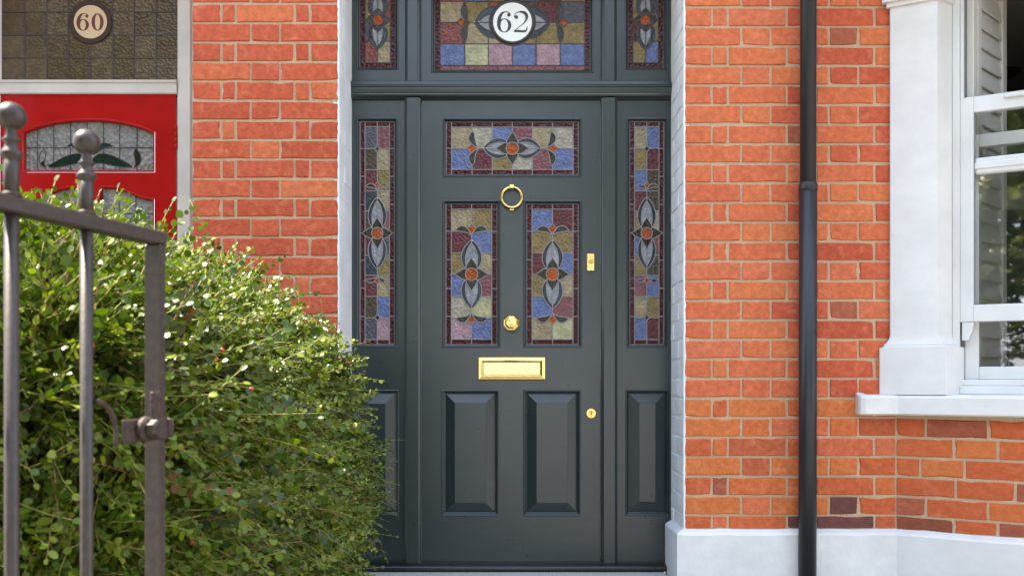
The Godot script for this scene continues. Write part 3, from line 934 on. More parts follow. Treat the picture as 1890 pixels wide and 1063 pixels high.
	# ring knocker
	var kc := Vector3(D.call(944.5), E.call(365.5), ZD + 0.020)
	var kn := group("door_knocker", d)
	st = mb(true)
	var ring := []
	for k in 48: ring.append(kc + Vector3(cos(TAU * k / 48), sin(TAU * k / 48), 0.0) * 18.6 * p)
	tube(st, ring, [2.7 * p], 12, true)
	obj("ring", st, M.brass, kn)
	box("hinge_clamp", kc + Vector3(-4.3 * p, 16.0 * p, -0.019), kc + Vector3(4.3 * p, 23.0 * p, 0.010), 0.002, M.brass, kn)
	box("striker", kc + Vector3(-4.5 * p, -23.5 * p, -0.019), kc + Vector3(4.5 * p, -14.5 * p, -0.006), 0.002, M.brass, kn)
	# octagonal knob
	st = mb()
	var kt := Transform3D(Basis(Vector3.RIGHT, PI / 2), Vector3(D.call(944.0), E.call(596.0), ZD))
	lathe(st, [[0.0, 0.0], [0.026, 0.0], [0.026, 0.004], [0.011, 0.008], [0.011, 0.030], [0.0365, 0.034], [0.0385, 0.040], [0.0315, 0.0465], [0.029, 0.0455], [0.022, 0.0475], [0.0, 0.049]], 8, kt, PI / 8)
	obj("door_knob", st, M.brass, d)
	# letter plate
	var lp := group("letter_plate", d)
	var l := [D.call(882.5), E.call(700.5), D.call(1007.0), E.call(658.0)]
	st = mb()
	moulding(st, l[0], l[1], l[2], l[3], ZD, [[0.0, 0.0], [0.0, 0.004], [0.003, 0.007], [0.014, 0.0075], [0.0165, 0.0095], [0.020, 0.0085], [0.022, 0.0035]])
	obj("surround", st, M.brass, lp)
	box("flap", Vector3(l[0] + 0.0225, l[1] + 0.0225, ZD + 0.001), Vector3(l[2] - 0.0225, l[3] - 0.0225, ZD + 0.0065), 0.0018, M.brass, lp)
	# locks
	var lk := group("rim_lock", d)
	box("cover", Vector3(D.call(1082.5), E.call(500.5), ZD), Vector3(D.call(1097.5), E.call(467.5), ZD + 0.014), 0.003, M.brass, lk)
	st = mb()
	lathe(st, [[0.0, 0.0], [0.0105, 0.0], [0.0105, 0.0012], [0.009, 0.002], [0.0, 0.002]], 20, Transform3D(Basis(Vector3.RIGHT, PI / 2), Vector3(D.call(1090.0), E.call(483.0), ZD + 0.0142)))
	obj("cylinder", st, M.brass_dull, lk)
	box("keyhole", Vector3(D.call(1090.0) - 0.001, E.call(486.0), ZD + 0.0163), Vector3(D.call(1090.0) + 0.001, E.call(481.0), ZD + 0.0168), 0.0, M.dark_slot, lk)
	var dl := group("mortice_lock", d)
	st = mb()
	lathe(st, [[0.0, 0.0], [0.0215, 0.0], [0.0215, 0.003], [0.0195, 0.006], [0.0, 0.006]], 28, Transform3D(Basis(Vector3.RIGHT, PI / 2), Vector3(D.call(1091.0), E.call(762.0), ZD)))
	obj("escutcheon", st, M.brass, dl)
	st = mb()
	lathe(st, [[0.0, 0.0], [0.0085, 0.0], [0.0085, 0.0012], [0.0, 0.0014]], 18, Transform3D(Basis(Vector3.RIGHT, PI / 2), Vector3(D.call(1091.0), E.call(760.0), ZD + 0.0062)))
	obj("cylinder", st, M.brass_dull, dl)
	box("keyhole", Vector3(D.call(1091.0) - 0.0012, E.call(768.0), ZD + 0.0062), Vector3(D.call(1091.0) + 0.0012, E.call(757.0), ZD + 0.0078), 0.0, M.dark_slot, dl)

func plaque(parent: Node, at: Vector3, r_in: float, r_out: float, face: Material, rim: Material) -> void:
	var g := group("number_plaque", parent)
	g.position = at
	var st := mb()
	lathe(st, [[0.0, 0.0025], [r_in, 0.0025], [r_in, -0.002]].duplicate(), 48, Transform3D(Basis(Vector3.RIGHT, PI / 2), Vector3.ZERO))
	obj("face", st, face, g)
	st = mb()
	lathe(st, [[r_out, -0.002], [r_out, 0.003], [r_out - 0.0015, 0.0045], [r_in + 0.001, 0.0042], [r_in - 0.0005, 0.0026]], 48, Transform3D(Basis(Vector3.RIGHT, PI / 2), Vector3.ZERO))
	obj("rim", st, rim, g)

# ---------------------------------------------------------------- the red door
func make_red_door() -> void:
	var X := func(px): return wx(px, ZF)
	var Y := func(py): return wy(py, ZF)
	var p := (CAM.z - ZF) / FPX
	var f := thing("white_door_frame", "old white door frame around the red door with the number 60 fanlight", "door frame")
	var m: Material = M.old_white
	var jr0: float = X.call(325.5)
	frame_bar(f, "jamb", jr0, -1.24, 0.16, 2.78, ZF, m)
	frame_bar(f, "jamb", X.call(-32.0), X.call(-1.0), 0.16, 2.78, ZF, m)
	# raised staff bead on the wall side of the right jamb
	box("staff_bead", Vector3(X.call(349.0), 0.16, ZF - 0.01), Vector3(X.call(353.5), 2.78, ZF + 0.012), 0.004, m, f)
	var prof := PackedVector2Array()
	for q in [[172.5, -0.07], [172.5, -0.004], [171.0, 0.0], [153.5, 0.003], [152.5, 0.009], [149.5, 0.010], [147.5, 0.004], [147.0, -0.07]]: prof.append(Vector2(Y.call(q[0]), ZF + q[1]))
	var st := mb()
	prism(st, prof, along_x, X.call(-1.5), jr0 + 0.001)
	obj("transom", st, m, f)
	box("head", Vector3(X.call(-32.0), 2.7805, ZF - 0.07), Vector3(-1.24, 2.86, ZF), 0.003, m, f)
	# fanlight: brown textured squares in dark lead
	var cells := []
	var lines := []
	var xs := [-2.0, 41.0, 82.0, 122.0, 163.3, 204.0, 244.0, 285.0, 325.0]
	var ys := [147.6, 104.0, 61.3, 18.5, -24.0, -68.0]
	var cx: float = X.call(164.0)
	var cy: float = Y.call(38.0)
	for r in ys.size() - 1:
		for c in xs.size() - 1:
			cells.append([rect_poly(X.call(xs[c]) - cx, Y.call(ys[r]) - cy, X.call(xs[c + 1]) - cx, Y.call(ys[r + 1]) - cy), "tobacco" if rng.randf() < 0.6 else "tobacco_light"])
	for v in xs: lines.append(PackedVector2Array([Vector2(X.call(v) - cx, Y.call(147.6) - cy), Vector2(X.call(v) - cx, Y.call(-68.0) - cy)]))
	for v in ys: lines.append(PackedVector2Array([Vector2(X.call(-2.0) - cx, Y.call(v) - cy), Vector2(X.call(325.0) - cx, Y.call(v) - cy)]))
	var ring := PackedVector2Array()
	for k in 36: ring.append(Vector2(cos(TAU * k / 36), sin(TAU * k / 36)) * 38.0 * p)
	stained_glass(f, "fanlight_glass", Vector3(cx, cy, ZF - 0.02), [[ring, "olive"]], cells, lines, M.lead_dark, 0.0065)
	plaque(f, Vector3(cx, cy, ZF - 0.017), 31.0 * p, 40.0 * p, M.enamel_cream, M.plaque_ring)
	for d in [[digit_six(1.15), -25.0], [digit_zero(1.2), 2.0]]:
		put("numeral", d[0], M.ink_red, f.get_node("number_plaque"), Transform3D(Basis().scaled(Vector3(33.0 * p, 32.0 * p, 1.0)), Vector3(d[1] * p, -16.5 * p, 0.0034)))
	# the leaf
	var d := thing("red_front_door", "glossy red front door with arched leaded glass, behind the hedge", "door")
	var zr := ZF - 0.012
	var A := func(px): return wx(px, zr)
	var B := func(py): return wy(py, zr)
	var x0: float = A.call(1.0)
	var x1: float = A.call(324.5)
	var y1: float = B.call(174.0)
	var y0 := 0.22
	var outer := rect_poly(x0, y0, x1, y1)
	var gt := PackedVector2Array([Vector2(A.call(40.0), B.call(318.0)), Vector2(A.call(286.0), B.call(318.0)), Vector2(A.call(286.0), B.call(243.0))])
	gt.append_array(bez(Vector2(A.call(286.0), B.call(243.0)), Vector2(A.call(225.0), B.call(210.0)), Vector2(A.call(100.0), B.call(210.0)), Vector2(A.call(40.0), B.call(243.0)), 16).slice(1))
	var gr := PackedVector2Array([Vector2(A.call(182.0), B.call(560.0)), Vector2(A.call(285.0), B.call(560.0)), Vector2(A.call(285.0), B.call(365.0))])
	gr.append_array(bez(Vector2(A.call(285.0), B.call(365.0)), Vector2(A.call(245.0), B.call(364.0)), Vector2(A.call(235.0), B.call(338.0)), Vector2(A.call(182.0), B.call(343.0)), 12).slice(1))
	var gl := PackedVector2Array()
	for q in gr: gl.append(Vector2(2.0 * cx - q.x, q.y))
	# the leaf as upright strips, so that its arched openings are cut through the board
	var holes := [ccw(gt), ccw(gr), ccw(gl)]
	var bands := [[outer, holes]]
	st = mb()
	var cut_xs := [x0, A.call(163.0), x1]
	var cut_ys := [y0, B.call(440.0), B.call(330.0), B.call(280.0), y1]
	for i in 2:
		for j in 4:
			var pcs: Array = [rect_poly(cut_xs[i], cut_ys[j], cut_xs[i + 1], cut_ys[j + 1])]
			for h in holes:
				var nx: Array = []
				for q in pcs: nx.append_array(Geometry2D.clip_polygons(q, h))
				pcs = nx
			for q in pcs: prism(st, q, along_z, zr - 0.044, zr)
	obj("door_leaf", st, M.red_paint, d)
	for h in holes:
		# rounded inner edge of the opening
		st = mb(true)
		var n: int = h.size()
		var pr := [[0.0, 0.002], [0.003, 0.0035], [0.007, 0.001], [0.010, -0.008], [0.0115, -0.018]]
		var rings := []
		for q in pr:
			var o := Geometry2D.offset_polygon(h, -q[0], Geometry2D.JOIN_MITER)
			var ringp := []
			for v in h:
				# nearest way inwards along the mean normal
				ringp.append(v)
			rings.append(ringp)
		for i in n:
			var a: Vector2 = h[(i - 1 + n) % n]
			var b: Vector2 = h[i]
			var c: Vector2 = h[(i + 1) % n]
			var n1 := Vector2(-(b.y - a.y), b.x - a.x).normalized()
			var n2 := Vector2(-(c.y - b.y), c.x - b.x).normalized()
			var nn := (n1 + n2).normalized() / maxf(0.5, (n1 + n2).normalized().dot(n1))
			for k in pr.size(): rings[k][i] = Vector3(b.x + nn.x * pr[k][0], b.y + nn.y * pr[k][0], zr + pr[k][1])
		for k in pr.size() - 1:
			for i in n:
				var j := (i + 1) % n
				quad(st, rings[k][i], rings[k][j], rings[k + 1][j], rings[k + 1][i])
		obj("glazing_bead", st, M.red_paint, d)
	# clear hammered glass with dark leaves
	var bd := 0.011
	var make := func(hole: PackedVector2Array, xs2: Array, ys2: Array, motif: Array):
		var org := Vector2(cx, (hole[0].y + hole[2].y) / 2.0)
		var inner: PackedVector2Array = Geometry2D.offset_polygon(hole, -bd)[0]
		var loc := PackedVector2Array()
		for v in inner: loc.append(v - org)
		var ce := []
		var li := []
		for i in xs2.size() - 1:
			for j in ys2.size() - 1:
				for q in Geometry2D.intersect_polygons(rect_poly(A.call(xs2[i]) - org.x, B.call(ys2[j]) - org.y, A.call(xs2[i + 1]) - org.x, B.call(ys2[j + 1]) - org.y), loc): ce.append([q, "clear"])
		for i in range(1, xs2.size() - 1): li.append_array(Geometry2D.intersect_polyline_with_polygon(PackedVector2Array([Vector2(A.call(xs2[i]) - org.x, -0.5), Vector2(A.call(xs2[i]) - org.x, 0.5)]), loc))
		for j in range(1, ys2.size() - 1): li.append_array(Geometry2D.intersect_polyline_with_polygon(PackedVector2Array([Vector2(-1, B.call(ys2[j]) - org.y), Vector2(1, B.call(ys2[j]) - org.y)]), loc))
		var e := PackedVector2Array(loc); e.append(e[0]); li.append(e)
		var mm := []
		for q in motif:
			var pp := PackedVector2Array()
			for v in q[0]: pp.append(Vector2(A.call(v.x) - org.x, B.call(v.y) - org.y))
			mm.append([pp, q[1]])
		stained_glass(d, "leaded_glass", Vector3(org.x, org.y, zr - 0.016), mm, ce, li, M.lead_dark, 0.004)
	var mot := []
	for s in [1.0, -1.0]:
		var fxp := func(a): 
			var r := PackedVector2Array()
			for v in a: r.append(Vector2(163.0 + s * v.x, v.y))
			return r
		var leaf := bez(Vector2(2, 302), Vector2(10, 268), Vector2(40, 282), Vector2(80, 306), 9)
		leaf.append_array(bez(Vector2(80, 306), Vector2(50, 312), Vector2(25, 292), Vector2(2, 302), 9).slice(1, 9))
		mot.append([fxp.call(leaf), "leaf_green"])
		var bud := bez(Vector2(82, 307), Vector2(90, 296), Vector2(76, 286), Vector2(85, 272), 7)
		bud.append_array(bez(Vector2(85, 272), Vector2(100, 288), Vector2(96, 304), Vector2(82, 307), 7).slice(1, 7))
		mot.append([fxp.call(bud), "olive"])
		var hook := bez(Vector2(6, 284), Vector2(12, 262), Vector2(28, 256), Vector2(42, 268), 7)
		hook.append_array(bez(Vector2(42, 268), Vector2(28, 268), Vector2(18, 276), Vector2(6, 284), 7).slice(1, 7))
		mot.append([fxp.call(hook), "teal"])
	make.call(holes[0], [30.0, 66.0, 96.0, 127.0, 158.0, 188.0, 218.0, 250.0, 295.0], [325.0, 271.0, 200.0], mot)
	var mr := []
	for s in [1.0, -1.0]:
		var ru := bez(Vector2(232.5 + s * 2, 418), Vector2(232.5 + s * 3, 408), Vector2(232.5 + s * 6, 400), Vector2(232.5 + s * 13, 394), 6)
		ru.append_array(bez(Vector2(232.5 + s * 13, 394), Vector2(232.5 + s * 14, 408), Vector2(232.5 + s * 8, 418), Vector2(232.5 + s * 2, 440), 6).slice(1))
		mr.append([ru, "ruby"])
	make.call(holes[1], [170.0, 217.0, 248.0, 295.0], [565.0, 500.0, 445.0, 393.0, 330.0], mr)
	make.call(holes[2], [30.0, 77.0, 108.0, 150.0], [565.0, 500.0, 445.0, 393.0, 330.0], [])
	# lower wooden panel and hinge
	st = mb()
	for e in [[40.0, 144.0], [182.0, 285.0]]:
		moulding(st, A.call(e[0]), 0.42, A.call(e[1]), 1.10, zr, [[0.0, 0.0], [0.004, 0.006], [0.012, 0.004], [0.016, 0.0005]])
	obj("panel_moulding", st, M.red_paint, d)
	st = mb(true)
	for k in 4:
		lathe(st, [[0.0, -0.011], [0.0062, -0.011], [0.0062, 0.011], [0.0, 0.011]], 10, Transform3D(Basis(), Vector3(A.call(325.5), B.call(237.0 + k * 11.5), zr + 0.006)))
	obj("hinge", st, M.red_paint, d)

# ---------------------------------------------------------------- bay window
func bay_t() -> Transform3D: return Transform3D(Basis(Vector3.UP, -deg_to_rad(BAY_A)), BAY_O)

func bay_uv(px: float, py: float, off: float) -> Vector2:   # place on the bay face (distance along it, height) seen at that pixel, off metres proud of the brick
	var t := bay_t()
	var n := t.basis.z
	var dir := Vector3((px - VX) / FPX, (VY - py) / FPX, -1.0)
	var k := (BAY_O + n * off - CAM).dot(n) / dir.dot(n)
	var P := CAM + dir * k
	return Vector2((P - BAY_O).dot(t.basis.x), P.y)

func make_bay() -> void:
	var t := bay_t()
	var b := thing("bay_window", "white painted bay window with sash frames and pilaster on low brickwork", "window")
	var U := func(px, off): return bay_uv(px, 500.0, off).x
	var L := 1.25
	var base := wy(950.0, 0.0)
	var st := mb()
	bx(st, Vector3(-0.02, 0.39, -0.25), Vector3(L, 0.875, -0.0045), 0.0, t)
	obj("mortar", st, M.mortar, b)
	for r in range(-1, 6):
		var y := base + r * 0.0768 + 0.005
		var h := 0.0768 - 0.0115
		if r == -1:
			y = 0.4165; h = base - 0.005 - y
		if r == 5: h = minf(h, 0.861 - y - 0.012)
		if h < 0.02: continue
		var x := 0.002
		var seqs := [[0.10, 0.205, 0.14, 0.215, 0.22, 0.22], [0.205, 0.19, 0.21, 0.105, 0.22, 0.22], [0.08, 0.145, 0.24, 0.21, 0.22, 0.2], [0.198, 0.14, 0.22, 0.10, 0.22, 0.22]]
		for wd in seqs[(r + 8) % 4]:
			var pal := "low"
			var q := rng.randf()
			if q < 0.12: pal = "stain"
			if r == -1 and x < 0.12: pal = "burnt"
			lay(b, t, x, minf(wd, L - x), y, h, brick_mat(pal))
			x += wd + 0.0105
			if x > L - 0.03: break
	plinth_run("plinth", b, [Vector2(BAY_O.x + 0.0005, -0.0035), Vector2(BAY_O.x + L * cos(deg_to_rad(BAY_A)), -0.0035 + L * sin(deg_to_rad(BAY_A)))], 0.414, 0.030, 0.013, M.render_white)
	# sill, running a little onto the flat wall
	var sy0 := wy(765.5, 0.05)
	var sy1 := wy(728.0, 0.05)
	var plan := [Vector2(wx(1584.0, 0.03), 0.0), Vector2(wx(1584.0, 0.03) + 0.006, 0.0), Vector2(wx(1584.0, 0.03) + 0.022, 0.0), Vector2(BAY_O.x, 0.0), Vector2(BAY_O.x + L * cos(deg_to_rad(BAY_A)), L * sin(deg_to_rad(BAY_A)))]
	st = mb()
	var nrm := [Vector2(0, 0.62), Vector2(0, 0.86), Vector2(0, 1), (Vector2(0, 1) + Vector2(-0.5, 0.866)).normalized() / cos(deg_to_rad(BAY_A / 2)), Vector2(-0.5, 0.866)]
	var sec := [[-0.30, sy0], [0.046, sy0], [0.052, sy0 + 0.006], [0.052, sy1 - 0.012], [0.044, sy1 - 0.003], [0.034, sy1], [-0.30, sy1 + 0.012]]
	for i in 4:
		for k in sec.size():
			var a: Array = sec[k]
			var c: Array = sec[(k + 1) % sec.size()]
			var P := func(j, q): return Vector3(plan[j].x + nrm[j].x * maxf(q[0], -0.02 if j < 3 else -0.3), q[1], plan[j].y + nrm[j].y * maxf(q[0], -0.02 if j < 3 else -0.3))
			quad(st, P.call(i, a), P.call(i + 1, a), P.call(i + 1, c), P.call(i, c))
	var ends := []
	for q in sec: ends.append(Vector3(plan[0].x, q[1], nrm[0].y * maxf(q[0], -0.02)))
	for k in range(1, ends.size() - 1): tri(st, ends[0], ends[k], ends[k + 1])
	obj("sill", st, M.render_white, b)
	# pilaster: shaft, base and cap, its right return splayed towards the window
	var zw := -0.055
	var pil := group("pilaster", b)
	var pcol := func(called, uL, uR, front, retw, y0, y1):
		var s2 := mb()
		var poly := PackedVector2Array([Vector2(uL, -0.16), Vector2(uR + retw, -0.16), Vector2(uR + retw, zw), Vector2(uR, front - 0.003), Vector2(uR - 0.003, front), Vector2(uL + 0.004, front), Vector2(uL, front - 0.004)])
		prism(s2, poly, func(p, l): return t * Vector3(p.x, l, p.y), y0, y1)
		return obj(called, s2, M.render_white, pil)
	var uL: float = U.call(1642.0, 0.03)
	var uR: float = U.call(1731.0, 0.03)
	var ur2: float = U.call(1757.0, zw)
	pcol.call("shaft", uL, uR, 0.030, ur2 - uR, bay_uv(1700.0, 640.0, 0.045).y + 0.046, 2.70)
	var by0: float = sy1 + 0.001
	var by1: float = bay_uv(1700.0, 640.0, 0.045).y
	var bl: float = U.call(1622.5, 0.045)
	var br: float = U.call(1746.0, 0.045)
	var br2: float = U.call(1778.0, zw)
	pcol.call("base", bl, br, 0.046, br2 - br, by0, by1)
	# swept moulding from the base up to the shaft
	var ring_of := func(q0, q1, fr, rw): return [Vector2(q0, -0.16), Vector2(q1 + rw, -0.16), Vector2(q1 + rw, zw), Vector2(q1, fr - 0.003), Vector2(q1 - 0.003, fr), Vector2(q0 + 0.004, fr), Vector2(q0, fr - 0.004)]
	var ra: Array = ring_of.call(bl, br, 0.046, br2 - br)
	var rb: Array = ring_of.call(uL, uR, 0.030, ur2 - uR)
	var steps := [[0.0, 0.0], [0.22, 0.0], [0.30, 0.06], [0.42, 0.12], [0.46, 0.30], [0.62, 0.36], [0.70, 0.44], [0.84, 0.60], [0.94, 0.80], [1.0, 1.0]]   # share of the way in, share of the height
	st = mb()
	for k in steps.size() - 1:
		for i in 7:
			var j := (i + 1) % 7
			var Q := func(m_, e): 
				var v: Vector2 = ra[m_].lerp(rb[m_], e[0])
				return t * Vector3(v.x, by1 + 0.046 * e[1], v.y)
			quad_out(st, Q.call(i, steps[k]), Q.call(j, steps[k]), Q.call(j, steps[k + 1]), Q.call(i, steps[k + 1]), t.basis * Vector3((ra[i].x + ra[j].x) / 2.0 - (bl + br) / 2.0, 0.02, (ra[i].y + ra[j].y) / 2.0 + 0.05))
	obj("base_moulding", st, M.render_white, pil)
	var cap0: float = bay_uv(1660.0, 10.0, 0.04).y
	pcol.call("capital", uL - 0.012, uR + 0.010, 0.040, ur2 - uR, cap0, cap0 + 0.018)
	pcol.call("capital", uL - 0.026, uR + 0.020, 0.052, ur2 - uR, cap0 + 0.018, cap0 + 0.060)
	pcol.call("capital", uL - 0.012, uR + 0.010, 0.040, ur2 - uR, cap0 + 0.060, cap0 + 0.12)
	# box frame of the window
	var W := func(called, u0, y0, u1, y1, z0, z1, c, m, par):
		var s3 := mb()
		bx(s3, Vector3(u0, y0, z0), Vector3(u1, y1, z1), c, t)
		return obj(called, s3, m, par)
	var fr := group("window_frame", b)
	var f0: float = U.call(1757.5, zw)
	var f1: float = U.call(1771.5, zw)
	var ytop := 2.66
	var wy0: float = bay_uv(1800.0, 727.0, zw).y
	W.call("jamb", f0, wy0, f1, ytop, -0.17, zw, 0.002, M.joinery_white, fr)
	W.call("jamb", 0.99, wy0, 1.03, ytop, -0.17, zw, 0.002, M.joinery_white, fr)
	W.call("head", f1, ytop - 0.05, 0.99, ytop, -0.17, zw, 0.002, M.joinery_white, fr)
	W.call("sash_track", f1 + 0.0005, 0.96, U.call(1782.0, -0.09), ytop - 0.05, -0.165, -0.105, 0.002, M.gasket, fr)
	W.call("sash_track", f1 + 0.0005, 1.86, U.call(1779.0, -0.07), ytop - 0.05, -0.100, -0.062, 0.002, M.joinery_white, fr)
	var s0: float = bay_uv(1800.0, 711.5, zw).y
	W.call("cill", f1 + 0.0005, wy0, 0.9895, s0, -0.17, -0.03, 0.003, M.joinery_white, fr)
	var s1: float = bay_uv(1800.0, 700.0, zw).y
	W.call("cill", f1 + 0.0005, s0 + 0.0003, 0.9895, s1, -0.17, -0.048, 0.003, M.joinery_white, fr)
	# lowered upper sash, in front
	var zs := -0.060
	var us := group("upper_sash", b)
	var a0: float = U.call(1771.8, zs)
	var a1: float = U.call(1797.0, zs)
	var yt: float = bay_uv(1771.0, 181.5, zs).y
	var yt2: float = bay_uv(1797.0, 207.5, zs).y
	var yb2: float = bay_uv(1799.0, 562.0, zs).y
	var yb: float = bay_uv(1775.0, 594.0, zs).y
	W.call("stile", a0, yb, a1, yt, zs - 0.04, zs, 0.0025, M.joinery_white, us)
	W.call("stile", 0.935, yb, 0.988, yt, zs - 0.04, zs, 0.0025, M.joinery_white, us)
	W.call("rail", a1 + 0.0003, yt2, 0.9347, yt - 0.0004, zs - 0.04, zs - 0.0004, 0.0025, M.joinery_white, us)
	W.call("rail", a1 + 0.0003, yb + 0.0004, 0.9347, yb2, zs - 0.04, zs - 0.0004, 0.0025, M.joinery_white, us)
	var gb0: float = bay_uv(1803.0, 321.0, zs).y
	var gb1: float = bay_uv(1803.0, 290.5, zs).y
	W.call("glazing_bar", a1 + 0.004, gb0, 0.933, gb1, zs - 0.036, zs - 0.006, 0.006, M.joinery_white, us)
	W.call("glazing_bar", a1 + 0.003, gb0 + 0.018, 0.934, gb1 - 0.018, zs - 0.0355, zs - 0.001, 0.004, M.joinery_white, us)
	W.call("gasket", a1 + 0.0002, yb2 + 0.0005, a1 + 0.004, yt2 - 0.0005, zs - 0.03, zs - 0.006, 0.0, M.gasket, us)
	W.call("handle", U.call(1853.0, zs), bay_uv(1853.0, 181.5, zs).y, U.call(1853.0, zs) + 0.09, bay_uv(1853.0, 174.0, zs).y, zs - 0.002, zs + 0.012, 0.003, M.joinery_white, us)
	for e in [[gb1, yt2], [yb2, gb0]]:
		W.call("pane", a1 + 0.0042, e[0] + 0.0003, 0.9345, e[1] - 0.0003, zs - 0.016, zs - 0.012, 0.0, M.glass_pane, us)
		W.call("pane", a1 + 0.0042, e[0] + 0.0003, 0.9345, e[1] - 0.0003, zs - 0.032, zs - 0.028, 0.0, M.glass_pane, us)   # double glazing
	# sash horn
	var hn := PackedVector2Array()
	var h0: Vector2 = bay_uv(1775.5, 594.5, zs)
	var h1: Vector2 = bay_uv(1797.0, 627.0, zs)
	hn.append(h0); hn.append(Vector2(h0.x, h1.y)); hn.append(Vector2(lerpf(h0.x, h1.x, 0.55), h1.y))
	hn.append_array(bez(Vector2(lerpf(h0.x, h1.x, 0.6), h1.y + 0.004), Vector2(lerpf(h0.x, h1.x, 0.65), lerpf(h1.y, h0.y, 0.4)), Vector2(h1.x, lerpf(h1.y, h0.y, 0.35)), Vector2(lerpf(h0.x, h1.x, 0.95), h0.y - 0.012), 6))
	hn.append(Vector2(h1.x, h0.y - 0.010)); hn.append(Vector2(h1.x, h0.y))
	st = mb()
	prism(st, hn, func(q, l): return t * Vector3(q.x, q.y, l), zs - 0.035, zs - 0.003)
	obj("sash_horn", st, M.joinery_white, us)
	# lower sash, behind
	var zl := -0.103
	var ls := group("lower_sash", b)
	var c0: float = U.call(1781.0, zl)
	var c1: float = U.call(1806.5, zl)
	var lb0: float = bay_uv(1810.0, 700.0, zl).y
	var lb1: float = bay_uv(1810.0, 676.0, zl).y
	W.call("stile", c0, lb0, c1, 1.95, zl - 0.04, zl, 0.0025, M.joinery_white, ls)
	W.call("stile", 0.925, lb0, 0.98, 1.95, zl - 0.04, zl, 0.0025, M.joinery_white, ls)
	W.call("rail", c1 + 0.0003, lb0 + 0.0004, 0.9247, lb1, zl - 0.04, zl - 0.0004, 0.0025, M.joinery_white, ls)
	W.call("rail", c1 + 0.0003, 1.90, 0.9247, 1.9496, zl - 0.04, zl - 0.0004, 0.0025, M.joinery_white, ls)
	W.call("pane", c1 + 0.0005, lb1 + 0.0003, 0.9245, 1.8995, zl - 0.016, zl - 0.012, 0.0, M.glass_pane, ls)
	W.call("pane", c1 + 0.0005, lb1 + 0.0003, 0.9245, 1.8995, zl - 0.032, zl - 0.028, 0.0, M.glass_pane, ls)
	# the rest of the bay, beside the picture
	W.call("end_pilaster", 1.0305, 0.93, L, 2.70, -0.22, 0.03, 0.004, M.render_white, b)
	W.call("lintel", -0.03, 2.70, L + 0.02, 2.95, -0.22, 0.035, 0.004, M.render_white, b)
	var e1 := t * Vector3(L, 0, 0)
	box("front_face", Vector3(e1.x - 0.03, -0.1, e1.z - 0.25), Vector3(4.2, 2.95, e1.z + 0.0), 0.0, M.brick_low[0], b)
	box("bay_roof", Vector3(1.30, 2.951, -0.30), Vector3(4.2, 3.05, e1.z + 0.05), 0.0, M.render_white, b)
	# room behind
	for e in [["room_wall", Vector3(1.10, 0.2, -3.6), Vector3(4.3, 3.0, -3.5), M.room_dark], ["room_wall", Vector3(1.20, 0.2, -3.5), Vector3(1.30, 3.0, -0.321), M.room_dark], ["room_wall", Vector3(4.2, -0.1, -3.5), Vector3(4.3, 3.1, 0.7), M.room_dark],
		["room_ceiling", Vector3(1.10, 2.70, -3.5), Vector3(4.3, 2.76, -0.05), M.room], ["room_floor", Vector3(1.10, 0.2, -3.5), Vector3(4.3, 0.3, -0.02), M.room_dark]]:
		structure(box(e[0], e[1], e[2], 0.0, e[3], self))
	structure(box("room_cornice", Vector3(1.301, 2.58, -3.5), Vector3(4.19, 2.699, -3.38), 0.03, M.room, self))
	# folded louvre shutter inside
	var sh := thing("window_shutter", "white louvred shutter folded behind the bay window glass", "shutter")
	# it runs back into the room from the window jamb
	var sd := Vector3(0.73, 0.0, -0.68).normalized()
	var stf := Transform3D(Basis(sd, Vector3.UP, sd.cross(Vector3.UP)), Vector3(1.822, 0.0, 0.0))
	var SB := func(called, x0, y0, x1, y1, z0, z1, tt):
		var s4 := mb()
		bx(s4, Vector3(x0, y0, z0), Vector3(x1, y1, z1), 0.003, tt)
		obj(called, s4, M.shutter, sh)
	SB.call("stile", -0.045, 0.95, -0.001, 2.62, -0.014, 0.014, stf)
	SB.call("stile", 0.0, 0.95, 0.040, 2.62, -0.014, 0.014, stf)
	SB.call("stile", 0.262, 0.95, 0.305, 2.62, -0.014, 0.014, stf)
	SB.call("rail", 0.0402, 0.95, 0.2618, 1.02, -0.013, 0.013, stf)
	SB.call("rail", 0.0402, 2.55, 0.2618, 2.62, -0.013, 0.013, stf)
	for k in 20: SB.call("slat", 0.0402, -0.046, 0.2618, 0.046, -0.004, 0.004, stf * Transform3D(Basis(Vector3.RIGHT, deg_to_rad(-10.0)), Vector3(0, 1.058 + k * 0.0765, 0.0)))
	# lamp hanging from the ceiling
	var pl := thing("pendant_light", "dim pendant lamp on a chain inside the bay window room", "lamp")
	var lx := 2.72
	var lz := -1.5
	st = mb(true)
	lathe(st, [[0.0, 2.70], [0.09, 2.699], [0.085, 2.685], [0.03, 2.66], [0.0, 2.655]], 20, Transform3D(Basis(), Vector3(lx, 0, lz)))
	obj("ceiling_rose", st, M.dark_slot, pl)
	st = mb(true)
	for k in 17:
		var ringp := []
		for q in 10: ringp.append(Vector3(lx, 2.645 - k * 0.036, lz) + Vector3(0.009 * cos(TAU * q / 10) * (1.0 if k % 2 else 0.0), 0.021 * sin(TAU * q / 10), 0.009 * cos(TAU * q / 10) * (0.0 if k % 2 else 1.0)))
		for q in 10: tube(st, [ringp[q], ringp[(q + 1) % 10]], [0.003], 5)
	obj("chain", st, M.brass_dull, pl)
	st = mb(true)
	lathe(st, [[0.0, 2.06], [0.05, 2.055], [0.14, 2.02], [0.20, 1.95], [0.21, 1.90], [0.20, 1.90], [0.13, 2.00], [0.0, 2.04]], 28, Transform3D(Basis(), Vector3(lx, 0, lz)))
	obj("lamp_shade", st, M.shutter, pl)

